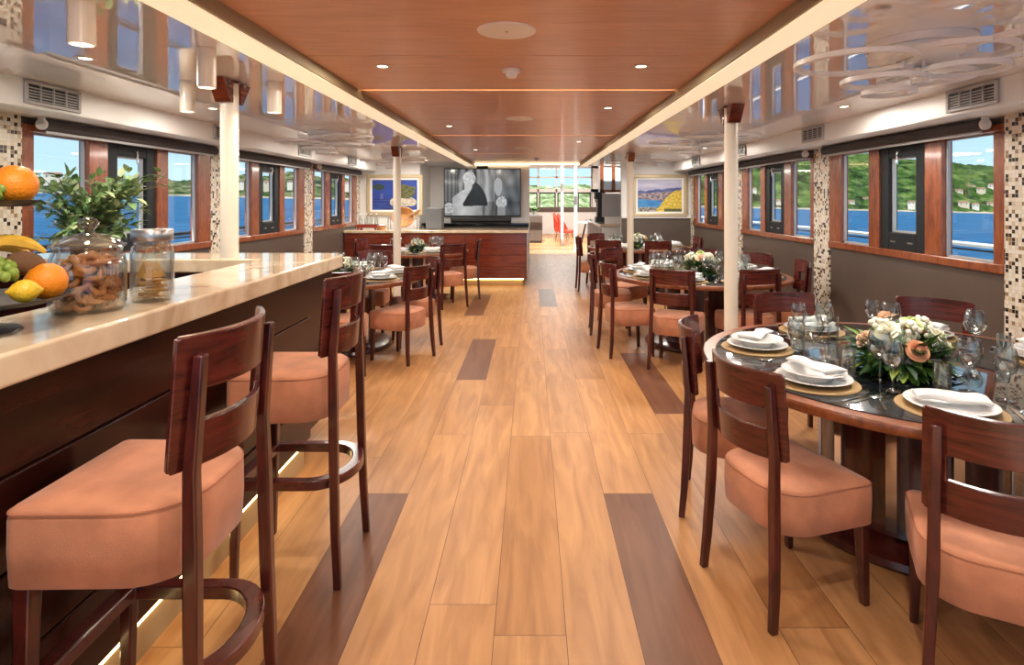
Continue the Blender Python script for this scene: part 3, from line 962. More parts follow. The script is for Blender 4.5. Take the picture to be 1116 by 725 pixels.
# things on the sideboard
bk = thing('wicker_basket', 'round wicker basket lying on a wire stand on the sideboard', 'basket', (-2.38, 10.97, 1.015))
q = MB().lathe([(0, 0), (.10, .012), (.17, .06), (.205, .12), (.215, .17), (.20, .17), (.16, .07), (.09, .03), (0, .022)], 26)
q.xf(Matrix.Translation((0, 0, .19)) @ Matrix.Rotation(R(58), 4, 'X') @ Matrix.Translation((0, 0, -.08)))
q.build('basket', 'wicker', bk, smooth=True)
MB().tube([(.12, -.02, .25), (.24, -.02, .31), (.30, -.02, .36)], [.03, .035, .02], 8).build('wooden_handle', 'beech', bk, smooth=True)
q = MB()
for sx in (-.27, .27):
    q.tube([(sx, -.1, 0), (sx, -.1, .21), (sx, .1, .21), (sx, .1, 0)], .008, 6)
q.tube([(-.27, -.1, .19), (.27, -.1, .19)], .008, 6).tube([(-.27, .1, .19), (.27, .1, .19)], .008, 6)
q.build('wire_stand', 'chrome', bk, smooth=True)
tr = thing('serving_tray', 'red lacquered tray with bottles at the left end of the sideboard', 'tray', (-3.04, 10.96, 1.015))
q = MB().box(-.2, .2, -.13, .13, .03, .045).box(-.2, .2, -.13, -.115, .045, .09).box(-.2, .2, .115, .13, .045, .09).box(-.2, -.185, -.115, .115, .045, .09).box(.185, .2, -.115, .115, .045, .09)
for sx in (-.16, .16):
    for sy in (-.1, .1): q.box(sx - .02, sx + .02, sy - .02, sy + .02, 0, .03)
q.build('tray', 'red_lacquer', tr, bevel=.003)
def make_bottle():
    r = thing('glass_bottle', '', 'bottle', group='glass bottles on the red tray')
    MB().lathe([(0, 0), (.034, 0), (.036, .01), (.036, .13), (.016, .18), (.014, .22), (.014, .23), (.012, .23), (.012, .18), (.033, .13), (.033, .012), (0, .010)], 16).build('body', 'glass', r, smooth=True)
    MB().lathe([(0, .228), (.017, .228), (.017, .25), (0, .25)], 12).build('cap', 'white_plastic', r, smooth=True)
    return r
btl = Kind(make_bottle)
for k, (x, lb) in enumerate(((-.14, 'leftmost'), (-.045, 'second from left'), (.05, 'second from right'), (.14, 'rightmost'))):
    btl.place((-3.04 + x, 10.96 + (.03 if k % 2 else -.03), 1.0605), 0, lb + ' of the four clear bottles on the red tray')
bs = thing('bread_basket', 'small pale woven basket beside the red tray', 'basket', (-2.73, 10.72, 1.015)); bs.scale = (.75, .75, .85)
MB().lathe([(0, 0), (.08, 0), (.11, .09), (.115, .095), (.105, .09), (.075, .012), (0, .012)], 20).build('basket', 'wicker', bs, smooth=True)
MB().ball((0, 0, .075), .085, .085, .05).build('linen_cloth', 'linen', bs, smooth=True)

# ------------------------------------------------------------------ dining chair and bar stool
def seat_outline(hw_f, hw_r, y0, y1, rr, rf, inset=0):
    return round_poly([(hw_r - inset, y0 + inset), (hw_f - inset, y1 - inset), (-hw_f + inset, y1 - inset), (-hw_r + inset, y0 + inset)], [max(.01, rr - inset), max(.01, rf - inset), max(.01, rf - inset), max(.01, rr - inset)], 8)

def chair_parts(root, seat_top, seat_bot, total, panel_bot, stool):
    hf, hr, y0, y1 = (.212, .205, .035, .455) if stool else (.228, .215, .035, .47)
    rings = []
    for z, ins in ((seat_bot, .014), (seat_bot + .008, .004), (seat_bot + .09, 0), (seat_top - .03, .001), (seat_top - .012, .006), (seat_top - .004, .016), (seat_top + .004, .06), (seat_top + .007, .12)):
        rings.append([(x, y, z) for x, y in seat_outline(hf, hr, y0, y1, .15, .035, ins)])
    MB().loft(rings).build('seat', 'suede', root, smooth='all')
    ol = seat_outline(hf, hr, y0, y1, .15, .035, .003)
    MB().tube([(x, y, seat_top - .016) for x, y in ol], .0028, 5, closed=True).build('piping', 'suede_pipe', root, smooth=True)
    # back board: a curved plywood panel with a slot
    def bf(u, v):
        yc = -.006 - .025 * (v - panel_bot) / .33
        y = yc + .092 * (u / .225) ** 2
        nrm = Vector((-2 * .092 * u / .225 ** 2, 1, .25)).normalized()
        return Vector((u, y, v)), nrm
    us = [-.208, -.202, -.185, -.15, -.11, -.075, -.035, 0, .035, .075, .11, .15, .185, .202, .208]
    hgt = total - panel_bot
    zs = [panel_bot, panel_bot + .006, panel_bot + hgt * .15, panel_bot + hgt * .34, panel_bot + hgt * .58, panel_bot + hgt * .8, total - .006, total]
    def pres(i, j):
        if 3 <= i <= 10 and j == 3: return False
        if i in (0, 13) and j in (0, 6): return False
        return True
    MB().sheet(bf, us, zs, .017, pres).build('back_panel', 'mahogany_h', root, smooth=True, bevel=.003)
    zt = total - .045
    for sx in (-1, 1):
        def by(z): return bf(.182, z)[0].y - .030
        path = [(sx * .207, -.004, 0, .028, .030)]
        if stool:
            path += [(sx * .200, .008, .22, .030, .034), (sx * .192, .016, .5, .032, .036), (sx * .186, .020, seat_bot + .1, .033, .036)]
        else:
            path += [(sx * .201, .008, .14, .030, .034), (sx * .193, .016, .30, .032, .036), (sx * .186, .020, seat_top - .06, .033, .036)]
        path += [(sx * .183, by(panel_bot), panel_bot, .032, .032), (sx * .181, by((panel_bot + zt) / 2), (panel_bot + zt) / 2, .031, .029), (sx * .180, by(zt), zt, .030, .024)]
        MB().sweep(path).build('rear_leg', 'mahogany', root, smooth=True, bevel=.005)
        MB().sweep([(sx * (hf - .030), y1 - .028, 0, .028, .028), (sx * (hf - .033), y1 - .036, seat_bot * .6, .036, .036), (sx * (hf - .035), y1 - .04, seat_bot + .03, .042, .042)]).build('front_leg', 'mahogany', root, smooth=True, bevel=.005)
    if stool:
        z = .41
        pts = [(.185, .44), (-.185, .44)]
        n = 18
        loop = [(.205, .44), (-.205, .44), (-.205, .12)]
        loop += [(-.205 * math.cos(PI * k / n), .12 - .16 * math.sin(PI * k / n)) for k in range(1, n)]
        loop += [(.205, .12)]
        def inner(p): return (p[0] * .80, .20 + (p[1] - .20) * .80)
        vs = []; m = len(loop)
        for p in loop:
            i = inner(p)
            vs += [(p[0], p[1], z - .02), (p[0], p[1], z + .02), (i[0], i[1], z + .02), (i[0], i[1], z - .02)]
        fs = [(4 * k + a, 4 * ((k + 1) % m) + a, 4 * ((k + 1) % m) + (a + 1) % 4, 4 * k + (a + 1) % 4) for k in range(m) for a in range(4)]
        MB().add(vs, fs).build('footrest', 'mahogany_h', root, bevel=.004, smooth=True)

def make_chair():
    r = thing('dining_chair', '', 'chair', group='dining chairs with apricot seats')
    chair_parts(r, .49, .315, .93, .605, False)
    return r
def make_stool():
    r = thing('bar_stool', '', 'bar stool', group='bar stools at the marble counter')
    chair_parts(r, .855, .66, 1.25, .93, True)
    return r
chair = Kind(make_chair); stool = Kind(make_stool)
def facing(deg): return R(deg - 90)
stool.place((-.775, 1.565, 0), facing(180), 'tall bar stool nearest the camera at the marble bar')
stool.place((-.785, 2.575, 0), facing(180), 'tall bar stool farther along the marble bar, near its end')

NR, MR, FR_, NL, FL = 'near right table', 'middle right table', 'far right table', 'near left table', 'far left table'
CH = [
 (.81, 2.32, 19, 'dining chair on the aisle side of the near right table, nearer one'),
 (.816, 3.10, -19, 'dining chair on the aisle side of the near right table, farther one'),
 (1.39, 1.70, 62, 'dining chair at the bottom right corner, back towards the camera'),
 (1.72, 4.04, -87, 'dining chair facing the camera behind the near right table, left one'),
 (2.60, 3.79, -128, 'dining chair behind the flowers of the near right table, by the window wall'),
 (1.27, 5.34, 64, 'dining chair with its back to us before the middle right table, left of the post'),
 (.745, 5.98, 11, 'aisle-side dining chair at the middle right table, nearest of three in a line'),
 (.705, 6.98, -4, 'aisle-side dining chair at the middle right table, farther of the dark pair'),
 (1.03, 7.74, -48, 'dining chair turned to us at the far aisle corner of the middle right table'),
 (2.2, 7.65, -107, 'dining chair behind the flowers of the middle right table'),
 (2.74, 7.05, -150, 'window-side dining chair at the middle right table, farther one'),
 (2.82, 6.15, 170, 'window-side dining chair at the middle right table, nearer one'),
 (2.12, 5.38, 103, 'dining chair with its back to us right of the near right post'),
 (1.2, 9.25, 68, 'dining chair before the far right table, left one with its back to us'),
 (1.98, 9.1, 92, 'dining chair before the far right table, just right of the far post'),
 (.80, 10.2, 2, 'dark dining chair standing out in the aisle at the far right table'),
 (2.75, 10.1, 180, 'dining chair at the window side of the far right table'),
 (1.2, 11.1, -52, 'dining chair behind the far right table, nearest the passage'),
 (-1.07, 5.71, 154, 'dining chair at the aisle corner of the near left table, back to the camera'),
 (-1.13, 6.5, 203, 'aisle-side dining chair at the near left table, half behind another'),
 (-1.68, 5.16, 105, 'dining chair just past the bar end before the near left table'),
 (-1.95, 7.36, -90, 'dining chair facing the camera behind the near left table'),
 (-2.62, 9.5, -8, 'window-side dining chair at the far left table'),
 (-2.1, 8.28, 80, 'dining chair with its back to us before the far left table, by the post'),
 (-1.1, 8.45, 125, 'aisle-side dining chair at the far left table, nearer one'),
 (-.90, 9.45, 186, 'aisle-side dining chair at the far left table, next to the sideboard'),
]


# ------------------------------------------------------------------ tables
TZ = .75
def table(label, x, y, r):
    t = thing('round_table', label, 'table', (x, y, 0), 0, 'round black glass dining tables')
    MB().lathe([(0, TZ - .045), (r - .05, TZ - .045), (r - .008, TZ - .04), (r, TZ - .028), (r, TZ - .012), (r - .008, TZ), (0, TZ)], 72).build('table_top', 'rim_wood', t, smooth=True)
    MB().lathe([(0, TZ), (r - .07, TZ), (r - .07, TZ + .003), (r - .074, TZ + .004), (0, TZ + .004)], 72).build('glass_top', 'black_glass', t, smooth=True)
    MB().lathe([(0, .0), (r * .60, 0), (r * .62, .02), (r * .61, .045), (r * .58, .055), (0, .055)], 56).build('foot_plinth', 'mahogany', t, smooth=True)
    MB().lathe([(0, .055), (r * .42, .055), (r * .40, .1), (r * .40, .68), (r * .46, TZ - .046), (0, TZ - .046)], 40).build('pedestal', 'mahogany', t, smooth=True)
    for k in range(10):
        a = 2 * PI * k / 10 + .2
        q = MB().box(r * .40, r * .40 + .012, -.022, .022, .055, TZ - .05)
        q.xf(Matrix.Rotation(a, 4, 'Z')).build('chrome_fin', 'chrome', t)
    return t
TAB = {NR: (1.9, 2.95, 1.0), MR: (1.85, 6.45, .95), FR_: (1.87, 10.22, .90), NL: (-2.05, 6.3, .88), FL: (-1.82, 9.4, .82)}
for k, (x, y, r) in TAB.items():
    table({NR: 'large round table nearest the camera on the right', MR: 'large round table behind the near right post', FR_: 'round table farthest back on the right',
           NL: 'round table just beyond the bar end on the left', FL: 'round table before the mahogany sideboard on the left'}[k], x, y, r)

for x, y, d, lb in CH:
    tx, ty, tr_ = min(TAB.values(), key=lambda t: math.hypot(t[0] - x, t[1] - y))
    dd = math.hypot(x - tx, y - ty); want = max(dd, tr_ * .62 + .475)
    chair.place((tx + (x - tx) * want / dd, ty + (y - ty) * want / dd, 0), facing(d), lb)

# ------------------------------------------------------------------ place settings
def lath(name, cat, group, prof, mat, n=32, smooth=True):
    def mk():
        o = MB().lathe(prof, n).build(name, mat, smooth=smooth)
        return tag(o, '', cat, group)
    return Kind(mk)
placemat = lath('placemat', 'placemat', 'gold placemats', [(0, 0), (.186, 0), (.188, .002), (.186, .005), (0, .005)], 'gold', 40)
plate = lath('dinner_plate', 'plate', 'white dinner plates', [(0, 0), (.085, 0), (.088, .004), (.13, .014), (.156, .022), (.158, .0245), (.155, .026), (.128, .019), (.09, .010), (0, .009)], 'china', 40)
bowl = lath('soup_plate', 'plate', 'white soup plates', [(0, 0), (.07, 0), (.073, .004), (.098, .03), (.132, .040), (.135, .043), (.132, .045), (.096, .036), (.07, .012), (0, .010)], 'china', 40)
def wine_prof(h, rb):
    o = [(0, 0), (.036, 0), (.037, .002), (.012, .006), (.0045, .014), (.0042, h * .42), (.010, h * .45), (rb * .75, h * .55), (rb, h * .70), (rb * .93, h * .86), (rb * .76, h)]
    i = [(rb * .76 - .0016, h), (rb * .93 - .0016, h * .86), (rb - .0016, h * .70), (rb * .75 - .0016, h * .56), (.009, h * .47), (0, h * .465)]
    return o + i
wine = lath('wine_glass', 'glass', 'clear wine glasses', wine_prof(.215, .043), 'glass', 24)
balloon = lath('balloon_glass', 'glass', 'clear balloon wine glasses', wine_prof(.225, .053), 'glass', 24)
tumbler = lath('water_glass', 'glass', 'clear water glasses', [(0, 0), (.030, 0), (.032, .002), (.034, .13), (.0325, .13), (.030, .012), (0, .010)], 'glass', 24)

def mk_napkin():
    L = .24; n = 20; rings = []
    for k in range(n + 1):
        t = k / n
        w = .030 + .026 * abs(2 * t - .75) ** 1.5
        h = .017 - .004 * abs(2 * t - 1)
        ring = []
        for i in range(16):
            a = 2 * PI * i / 16
            rip = 1 + .10 * math.sin(5 * a + 7 * t)
            ring.append((-L / 2 + L * t, w * rip * math.cos(a), .017 + h * rip * math.sin(a) * (1 if math.sin(a) > 0 else .9) + .004 * math.sin(9 * t)))
        rings.append(ring)
    o = MB().loft(rings).build('napkin', 'linen', smooth='all')
    return tag(o, '', 'napkin', 'rolled white napkins')
napkin = Kind(mk_napkin)
def flat(poly, th=.0025, z=0): return MB().prism(poly, z, z + th)
def mk_fork():
    q = flat([(-.004, 0), (.004, 0), (.006, .02), (.003, .11), (.011, .14), (.012, .155), (-.012, .155), (-.011, .14), (-.003, .11), (-.006, .02)])
    for x in (-.0105, -.0042, .0022, .0085): q.box(x, x + .0022, .154, .20, 0, .0025)
    return tag(q.build('fork', 'chrome'), '', 'fork', 'steel forks')
def mk_knife():
    return tag(flat([(-.006, 0), (.006, 0), (.006, .1), (.010, .12), (.010, .19), (.002, .215), (-.006, .215), (-.006, .1)]).build('knife', 'chrome'), '', 'knife', 'steel knives')
def mk_spoon():
    q = flat([(-.005, 0), (.005, 0), (.003, .12), (-.003, .12)])
    q.ball((0, .15, .004), .020, .032, .005, 14, 6)
    return tag(q.build('spoon', 'chrome', smooth=True), '', 'spoon', 'steel spoons')
fork, knife, spoon = Kind(mk_fork), Kind(mk_knife), Kind(mk_spoon)

TT = TZ + .004
def setting(tk, ang, seat, full=True, rr=None, nap=None, plates=2):
    cx, cy, r = TAB[tk]
    rad = (r - .285) if rr is None else rr
    a = R(ang); px, py = cx + rad * math.cos(a), cy + rad * math.sin(a)
    rz = a + PI / 2
    def at(lx, ly, z): return (px + lx * math.cos(rz) - ly * math.sin(rz), py + lx * math.sin(rz) + ly * math.cos(rz), z)
    pl = 'at %s, %s' % (seat, tk)
    placemat.place(at(0, 0, TT), 0, 'round gold placemat ' + pl)
    plate.place(at(0, 0, TT + .0052), 0, 'white dinner plate on gold ' + pl)
    z = TT + .0052 + .0095
    if plates > 1:
        bowl.place(at(0, 0, z + .0005), 0, 'white soup plate under the napkin ' + pl)
        z += .0455
        nz_ = z
    else: nz_ = TT + .031
    napkin.place(at(0.0, 0.0, nz_ - .002), rz + R(rnd.uniform(-25, 25) if nap is None else nap), 'rolled white napkin ' + pl)
    balloon.place(at(.13, .27, TT), 0, 'large balloon glass ' + pl)
    wine.place(at(.235, .19, TT), 0, 'slim wine glass ' + pl)
    tumbler.place(at(.02, .205, TT), 0, 'straight water glass ' + pl)
    if full:
        fork.place(at(-.235, -.11, TT), rz, 'steel fork left of the plates ' + pl)
        knife.place(at(.222, -.12, TT), rz, 'steel knife right of the plates ' + pl)
        spoon.place(at(.252, -.10, TT), rz, 'steel spoon right of the knife ' + pl)
for ang, seat in ((207, 'nearer aisle seat'), (157, 'farther aisle seat'), (103, 'far seat by the post'), (52, 'far window seat'), (248, 'seat nearest the camera'), (2, 'window seat')):
    setting(NR, ang, seat, plates=1 if ang == 248 else 2)
for ang, seat in ((203, 'nearer aisle seat'), (158, 'farther aisle seat'), (115, 'far aisle corner'), (75, 'far seat'), (25, 'farther window seat'), (-20, 'nearer window seat'), (245, 'camera-side seat left of the post'), (290, 'camera-side seat right of the post')):
    setting(MR, ang, seat, full=ang in (203, 245, 290))
for ang, seat in ((235, 'left camera-side seat'), (278, 'right camera-side seat'), (180, 'aisle seat'), (0, 'window seat'), (125, 'far aisle seat')):
    setting(FR_, ang, seat, full=False)
for ang, seat in ((330, 'aisle corner seat'), (15, 'farther aisle seat'), (290, 'seat beside the bar end'), (85, 'far seat'), (190, 'window seat')):
    setting(NL, ang, seat, full=ang in (330,))
for ang, seat in ((305, 'nearer aisle seat'), (0, 'farther aisle seat'), (250, 'camera-side seat'), (180, 'window seat')):
    setting(FL, ang, seat, full=False)

# ------------------------------------------------------------------ flowers
def leaf(b, p, d, up, L, w, col, fold=.25, droop=.3):
    d = Vector(d).normalized(); up = Vector(up)
    s = d.cross(up)
    if s.length < 1e-4: s = d.orthogonal()
    s.normalize(); n = s.cross(d).normalized()
    P = Vector(p)
    mid = [P + d * (L * t) - n * (droop * L * t * t) for t in (0, .3, .65, 1)]
    ws = (.0, w * .5, w * .42, 0)
    vs = [mid[0], mid[1] - s * ws[1] + n * ws[1] * fold, mid[1], mid[1] + s * ws[1] + n * ws[1] * fold,
          mid[2] - s * ws[2] + n * ws[2] * fold, mid[2], mid[2] + s * ws[2] + n * ws[2] * fold, mid[3]]
    b.add(vs, [(0, 2, 1), (0, 3, 2), (1, 2, 5, 4), (2, 3, 6, 5), (4, 5, 7), (5, 6, 7)], col)

def rose(r, seed=0):
    b = MB(); q = random.Random(seed)
    for layer, (rad, h, tiltf, n) in enumerate(((.18, 1.0, .05, 3), (.38, .95, .15, 4), (.60, .82, .35, 5), (.82, .62, .6, 5), (1.0, .42, .9, 6))):
        for k in range(n):
            a0 = 2 * PI * k / n + layer * .7
            span = 2 * PI / n * 1.35
            vs = []; nu, nv = 6, 4
            for i in range(nu + 1):
                for j in range(nv + 1):
                    u = i / nu - .5; v = j / nv
                    a = a0 + span * u * (.55 + .45 * v)
                    rr = r * (rad * (.35 + .65 * v ** .7) + tiltf * .22 * v * v) * (1 - .06 * (2 * u) ** 2)
                    z = r * (h * v ** .8 * (1 - .28 * (2 * u) ** 2 * v) - tiltf * .2 * max(0, v - .7) / .3)
                    vs.append((rr * math.cos(a), rr * math.sin(a), z))
            b.add(vs, [(i * (nv + 1) + j, (i + 1) * (nv + 1) + j, (i + 1) * (nv + 1) + j + 1, i * (nv + 1) + j + 1) for i in range(nu) for j in range(nv)])
    b.ball((0, 0, r * .50), r * .30, r * .30, r * .50, 10, 6)
    return b
rose_mesh = rose(1.0)
def centerpiece(label, x, y, z, s, seed, scheme):
    q = random.Random(seed)
    root = thing('flower_centerpiece', label, 'flower arrangement', (x, y, z), q.uniform(0, 6), 'flower arrangements on the dining tables')
    MB().lathe([(0, 0), (.08 * s, 0), (.10 * s, .05 * s), (.09 * s, .05 * s), (0, .045 * s)], 20).build('bowl', 'slate', root, smooth=True)
    b = MB()
    for k in range(380):
        a = q.uniform(0, 2 * PI); el = q.uniform(-.15, 1.2)
        rad = s * q.uniform(.05, .15)
        p = (rad * math.cos(a), rad * math.sin(a), s * (.03 + .10 * math.sin(max(0, el)) * q.uniform(.4, 1)))
        d = (math.cos(a) * math.cos(el), math.sin(a) * math.cos(el), math.sin(el) * .8)
        g = q.random()
        col = mixc((.010, .038, .008), (.045, .115, .018), g) if q.random() < .82 else mixc((.14, .26, .03), (.30, .40, .06), g)
        L = s * q.uniform(.06, .125)
        leaf(b, p, d, (0, 0, 1), L, L * .36, col, .25, q.uniform(.2, .6))
    b.v = [(vx, vy, max(vz, .004)) for vx, vy, vz in b.v]
    b.build('foliage', 'leaf', root, smooth='all')
    for (mt, ax, ez, rr, hh, sz) in scheme:
        a = R(ax)
        o = MB().add(rose_mesh.v, rose_mesh.f)
        n = Vector((math.cos(a) * math.cos(R(ez)), math.sin(a) * math.cos(R(ez)), math.sin(R(ez))))
        mm = Matrix.Translation(Vector((rr * s * math.cos(a), rr * s * math.sin(a), hh * s))) @ n.to_track_quat('Z', 'Y').to_matrix().to_4x4() @ Matrix.Scale(sz * s, 4)
        o.xf(mm).build('rose' if 'white' not in mt else 'blossom', mt, root, smooth='all')
    # loose white flower heads
    for k in range(3):
        a = q.uniform(0, 2 * PI); o = MB()
        c = Vector((.09 * s * math.cos(a), .09 * s * math.sin(a), .19 * s))
        for i in range(26):
            v = Vector((q.gauss(0, 1), q.gauss(0, 1), q.gauss(0, 1) + .4)).normalized() * .042 * s
            o.ball(c + v, .013 * s, n=6, m=4)
        o.build('flower_cluster', 'petal_white', root, smooth='all')
    return root
sch1 = [('petal_peach', 262, 30, .14, .12, .040), ('petal_blush', 120, 60, .06, .21, .046), ('petal_white', 210, 50, .10, .18, .045), ('petal_white', 330, 45, .13, .16, .04),
        ('petal_green', 290, 65, .05, .21, .04), ('petal_peach', 30, 40, .12, .15, .045), ('petal_white', 90, 40, .13, .15, .045), ('petal_blush', 170, 35, .14, .13, .04), ('petal_white', 350, 20, .17, .11, .036)]
sch2 = [('petal_blush', 262, 40, .12, .15, .048), ('petal_white', 210, 50, .10, .19, .05), ('petal_white', 310, 45, .12, .17, .05), ('petal_blush', 40, 50, .10, .18, .048), ('petal_white', 110, 50, .1, .19, .05), ('petal_green', 0, 80, 0, .22, .045), ('petal_white', 160, 35, .14, .14, .045)]
f1 = centerpiece('flowers with peach roses on the near right table', 1.76, 2.80, TT, 1.08, 3, sch1); f1.rotation_euler = (0, 0, 0)
centerpiece('cream and blush flowers on the middle right table', 1.85, 6.43, TT, 1.0, 5, sch2)
centerpiece('pale green and white flowers on the far right table', 1.86, 10.2, TT, .92, 8, sch2)
centerpiece('white flowers on the near left table beyond the bar', -2.05, 6.28, TT, .86, 12, sch2)
centerpiece('small white flowers on the far left table', -1.82, 9.4, TT, .72, 15, sch2)

# ------------------------------------------------------------------ things on the bar
BZ = 1.208
JX, JY = -1.445, 1.915
jar = thing('cookie_jar', 'glass jar with domed lid full of ring biscuits', 'jar', (JX, JY, BZ))
MB().lathe([(0, 0), (.105, 0), (.122, .012), (.128, .03), (.128, .15), (.120, .18), (.112, .195), (.116, .205), (.112, .206), (.108, .195), (.116, .178), (.124, .15), (.124, .03), (.118, .015), (.10, .008), (0, .008)], 48, sx=.83, sy=.83).build('glass_body', 'glass', jar, smooth=True)
ld = MB().lathe([(0, .232), (.05, .228), (.10, .214), (.118, .207), (.125, .209), (.124, .214), (.105, .226), (.06, .245), (.03, .252), (0, .254)], 48, sx=.83, sy=.83).build('lid', 'glass', jar, smooth=True)
MB().lathe([(0, .253), (.022, .253), (.020, .262), (.030, .272), (.036, .284), (.030, .297), (.012, .302), (0, .302)], 28, sx=.83, sy=.83).build('knob', 'glass', ld, smooth=True)
def mk_biscuit():
    q = MB()
    n = 18
    q.tube([(.0205 * math.cos(2 * PI * i / n), .0205 * math.sin(2 * PI * i / n), .001 * math.sin(4 * PI * i / n)) for i in range(n)], [.0092 + .0012 * math.sin(2 * PI * i / n + 1) for i in range(n)], 8, closed=True)
    return tag(q.build('ring_biscuit', 'biscuit', smooth='all'), 'golden ring biscuit heaped in the lidded glass jar', 'biscuit', 'ring biscuits in the jar')
bis = Kind(mk_biscuit)
pts = []; q = random.Random(21)
tries = 0
while len(pts) < 140 and tries < 60000:
    tries += 1
    a = q.uniform(0, 2 * PI); rr = math.sqrt(q.uniform(.0006, .0044)); z = q.uniform(.024, .160)
    if a < PI and rr < .05: continue
    p = Vector((rr * math.cos(a), rr * math.sin(a), z))
    if all((p - o_).length > .0262 for o_ in pts): pts.append(p)
for p in pts:
    o = bis.place((JX + p.x, JY + p.y, BZ + p.z), 0, 'golden ring biscuit heaped in the lidded glass jar')
    out = math.atan2(p.y, p.x)
    o.rotation_euler = (R(q.uniform(35, 110)) if q.random() < .65 else R(q.uniform(-25, 25)), R(q.uniform(-20, 20)), out + PI / 2 + q.uniform(-.5, .5))
J2X, J2Y = -1.355, 2.10
jr = thing('cracker_jar', 'smaller glass jar with steel lid holding crackers', 'jar', (J2X, J2Y, BZ))
MB().lathe([(0, 0), (.070, 0), (.080, .010), (.083, .025), (.083, .17), (.076, .195), (.070, .20), (.070, .215), (.067, .215), (.067, .20), (.073, .194), (.079, .17), (.079, .025), (.068, .009), (0, .008)], 36, sx=.82, sy=.82).build('glass_body', 'glass', jr, smooth=True)
MB().lathe([(0, .216), (.078, .216), (.080, .219), (.080, .253), (.077, .256), (0, .256)], 36, sx=.82, sy=.82).build('lid', 'steel', jr, smooth=True)
def mk_cracker():
    return tag(MB().prism(round_poly([(-.035, -.022), (.035, -.022), (.0, .04)], .004, 3), -.0015, .0015).build('cracker', 'cracker', bevel=.001), 'triangular golden cracker in the steel-lidded jar', 'cracker', 'crackers in the jar')
crk = Kind(mk_cracker)
for k in range(30):
    if k < 22:
        a = q.uniform(0, 2 * PI); rr = q.uniform(.0, .022)
        o = crk.place((J2X + rr * math.cos(a), J2Y + rr * math.sin(a), BZ + .014 + .0030 * k), q.uniform(0, 6), 'triangular golden cracker in the steel-lidded jar')
        o.rotation_euler = (q.uniform(-.06, .06), q.uniform(-.06, .06), q.uniform(0, 6))
    else:
        i = k - 22
        o = crk.place((J2X - .022 + .006 * i, J2Y - .02 + .006 * (i % 3), BZ + .108 + .002 * (i % 2)), 0, 'triangular golden cracker in the steel-lidded jar')
        o.rotation_euler = (R(78 + 3 * (i % 3)), R(12 * (i % 3) - 8), R(-25 + 9 * i))

# fruit stand
FX, FY = -1.50, 1.60
fs = thing('fruit_stand', 'two tier dark fruit stand at the left end of the bar', 'fruit stand', (FX, FY, BZ))
def dish(r, z): return MB().lathe([(0, z), (r * .8, z), (r, z + .014), (r + .004, z + .018), (r - .004, z + .018), (r * .78, z + .006), (0, z + .006)], 44)
dish(.194, .075).build('lower_dish', 'slate', fs, smooth=True)
dish(.125, .343).build('upper_dish', 'slate', fs, smooth=True)
MB().lathe([(0, 0), (.09, 0), (.085, .008), (.015, .016), (.012, .076), (0, .076)], 24).build('foot', 'slate', fs, smooth=True)
MB().tube([(0, 0, .03), (0, 0, .50)], .007, 10).build('rod', 'steel', fs, smooth=True)
F0 = BZ + .082; F1 = BZ + .350
def mk_orange():
    r = thing('orange', '', 'orange', group='oranges on the fruit stand')
    MB().lathe([(0, -.92), (.2, -.93), (.5, -.83), (.8, -.55), (.97, -.15), (1, .1), (.9, .48), (.65, .78), (.35, .93), (.08, .97), (0, .945)], 28).xf(Matrix.Scale(.046, 4)).build('peel', 'orange', r, smooth='all')
    MB().lathe([(0, .0425), (.0035, .0435), (.004, .0455), (0, .0465)], 8).build('stem_scar', 'stem', r, smooth=True)
    return r
org = Kind(mk_orange)
def put(kind, x, y, z, rot, lb, sc=None):
    o = kind.place((FX + x, FY + y, z), 0, lb, scale=sc); o.rotation_euler = rot; return o
# upper tier
put(org, .070, .025, F1 + .053, (R(75), 0, R(200)), 'large orange on the upper dish of the fruit stand', 1.17)
put(org, -.01, -.088, F1 + .042, (R(60), 0, R(80)), 'orange at the near side of the upper dish')
put(org, -.075, .05, F1 + .042, (R(60), 0, R(20)), 'orange at the back of the upper dish')
# lower tier
put(org, .132, .055, F0 + .049, (R(80), R(10), R(150)), 'orange on the lower dish beside the cookie jar', 1.12)
def mk_lemon():
    r = thing('lemon', 'yellow lemon at the rim of the lower fruit dish', 'lemon')
    MB().lathe([(0, -1.32), (.16, -1.25), (.3, -1.08), (.65, -.78), (.93, -.35), (1, .05), (.9, .45), (.62, .82), (.32, 1.05), (.16, 1.22), (.1, 1.3), (0, 1.32)], 24).xf(Matrix.Scale(.031, 4)).build('peel', 'lemon', r, smooth='all')
    return r
lem = Kind(mk_lemon)
o = put(lem, .150, -.035, F0 + .036, (R(88), 0, R(-35)), 'yellow lemon at the rim of the lower fruit dish')
def mk_peach():
    r = thing('peach', 'blushed peach at the near rim of the lower fruit dish', 'peach')
    MB().lathe([(0, -.95), (.3, -.96), (.65, -.75), (.93, -.3), (1, .1), (.86, .55), (.5, .86), (.2, .88), (.05, .78), (0, .74)], 26).xf(Matrix.Scale(.040, 4)).build('skin', 'peach', r, smooth='all')
    MB().tube([(0, 0, .030), (.001, .002, .040)], .002, 6).build('stem', 'stem', r)
    return r
pch = Kind(mk_peach)
put(pch, .095, -.110, F0 + .042, (R(20), R(15), 0), 'blushed peach at the near rim of the lower fruit dish')
def mk_kiwi():
    r = thing('kiwi', 'brown kiwi lying above the lemon', 'kiwi')
    MB().ball((0, 0, 0), .034, .034, .046, 20, 12).build('skin', 'kiwi', r, smooth='all')
    MB().ball((0, 0, .046), .004, n=8, m=5).build('stem_scar', 'stem', r)
    return r
kw = Kind(mk_kiwi)
put(kw, .085, .045, F0 + .100, (R(70), 0, R(-35)), 'brown kiwi lying above the lemon')
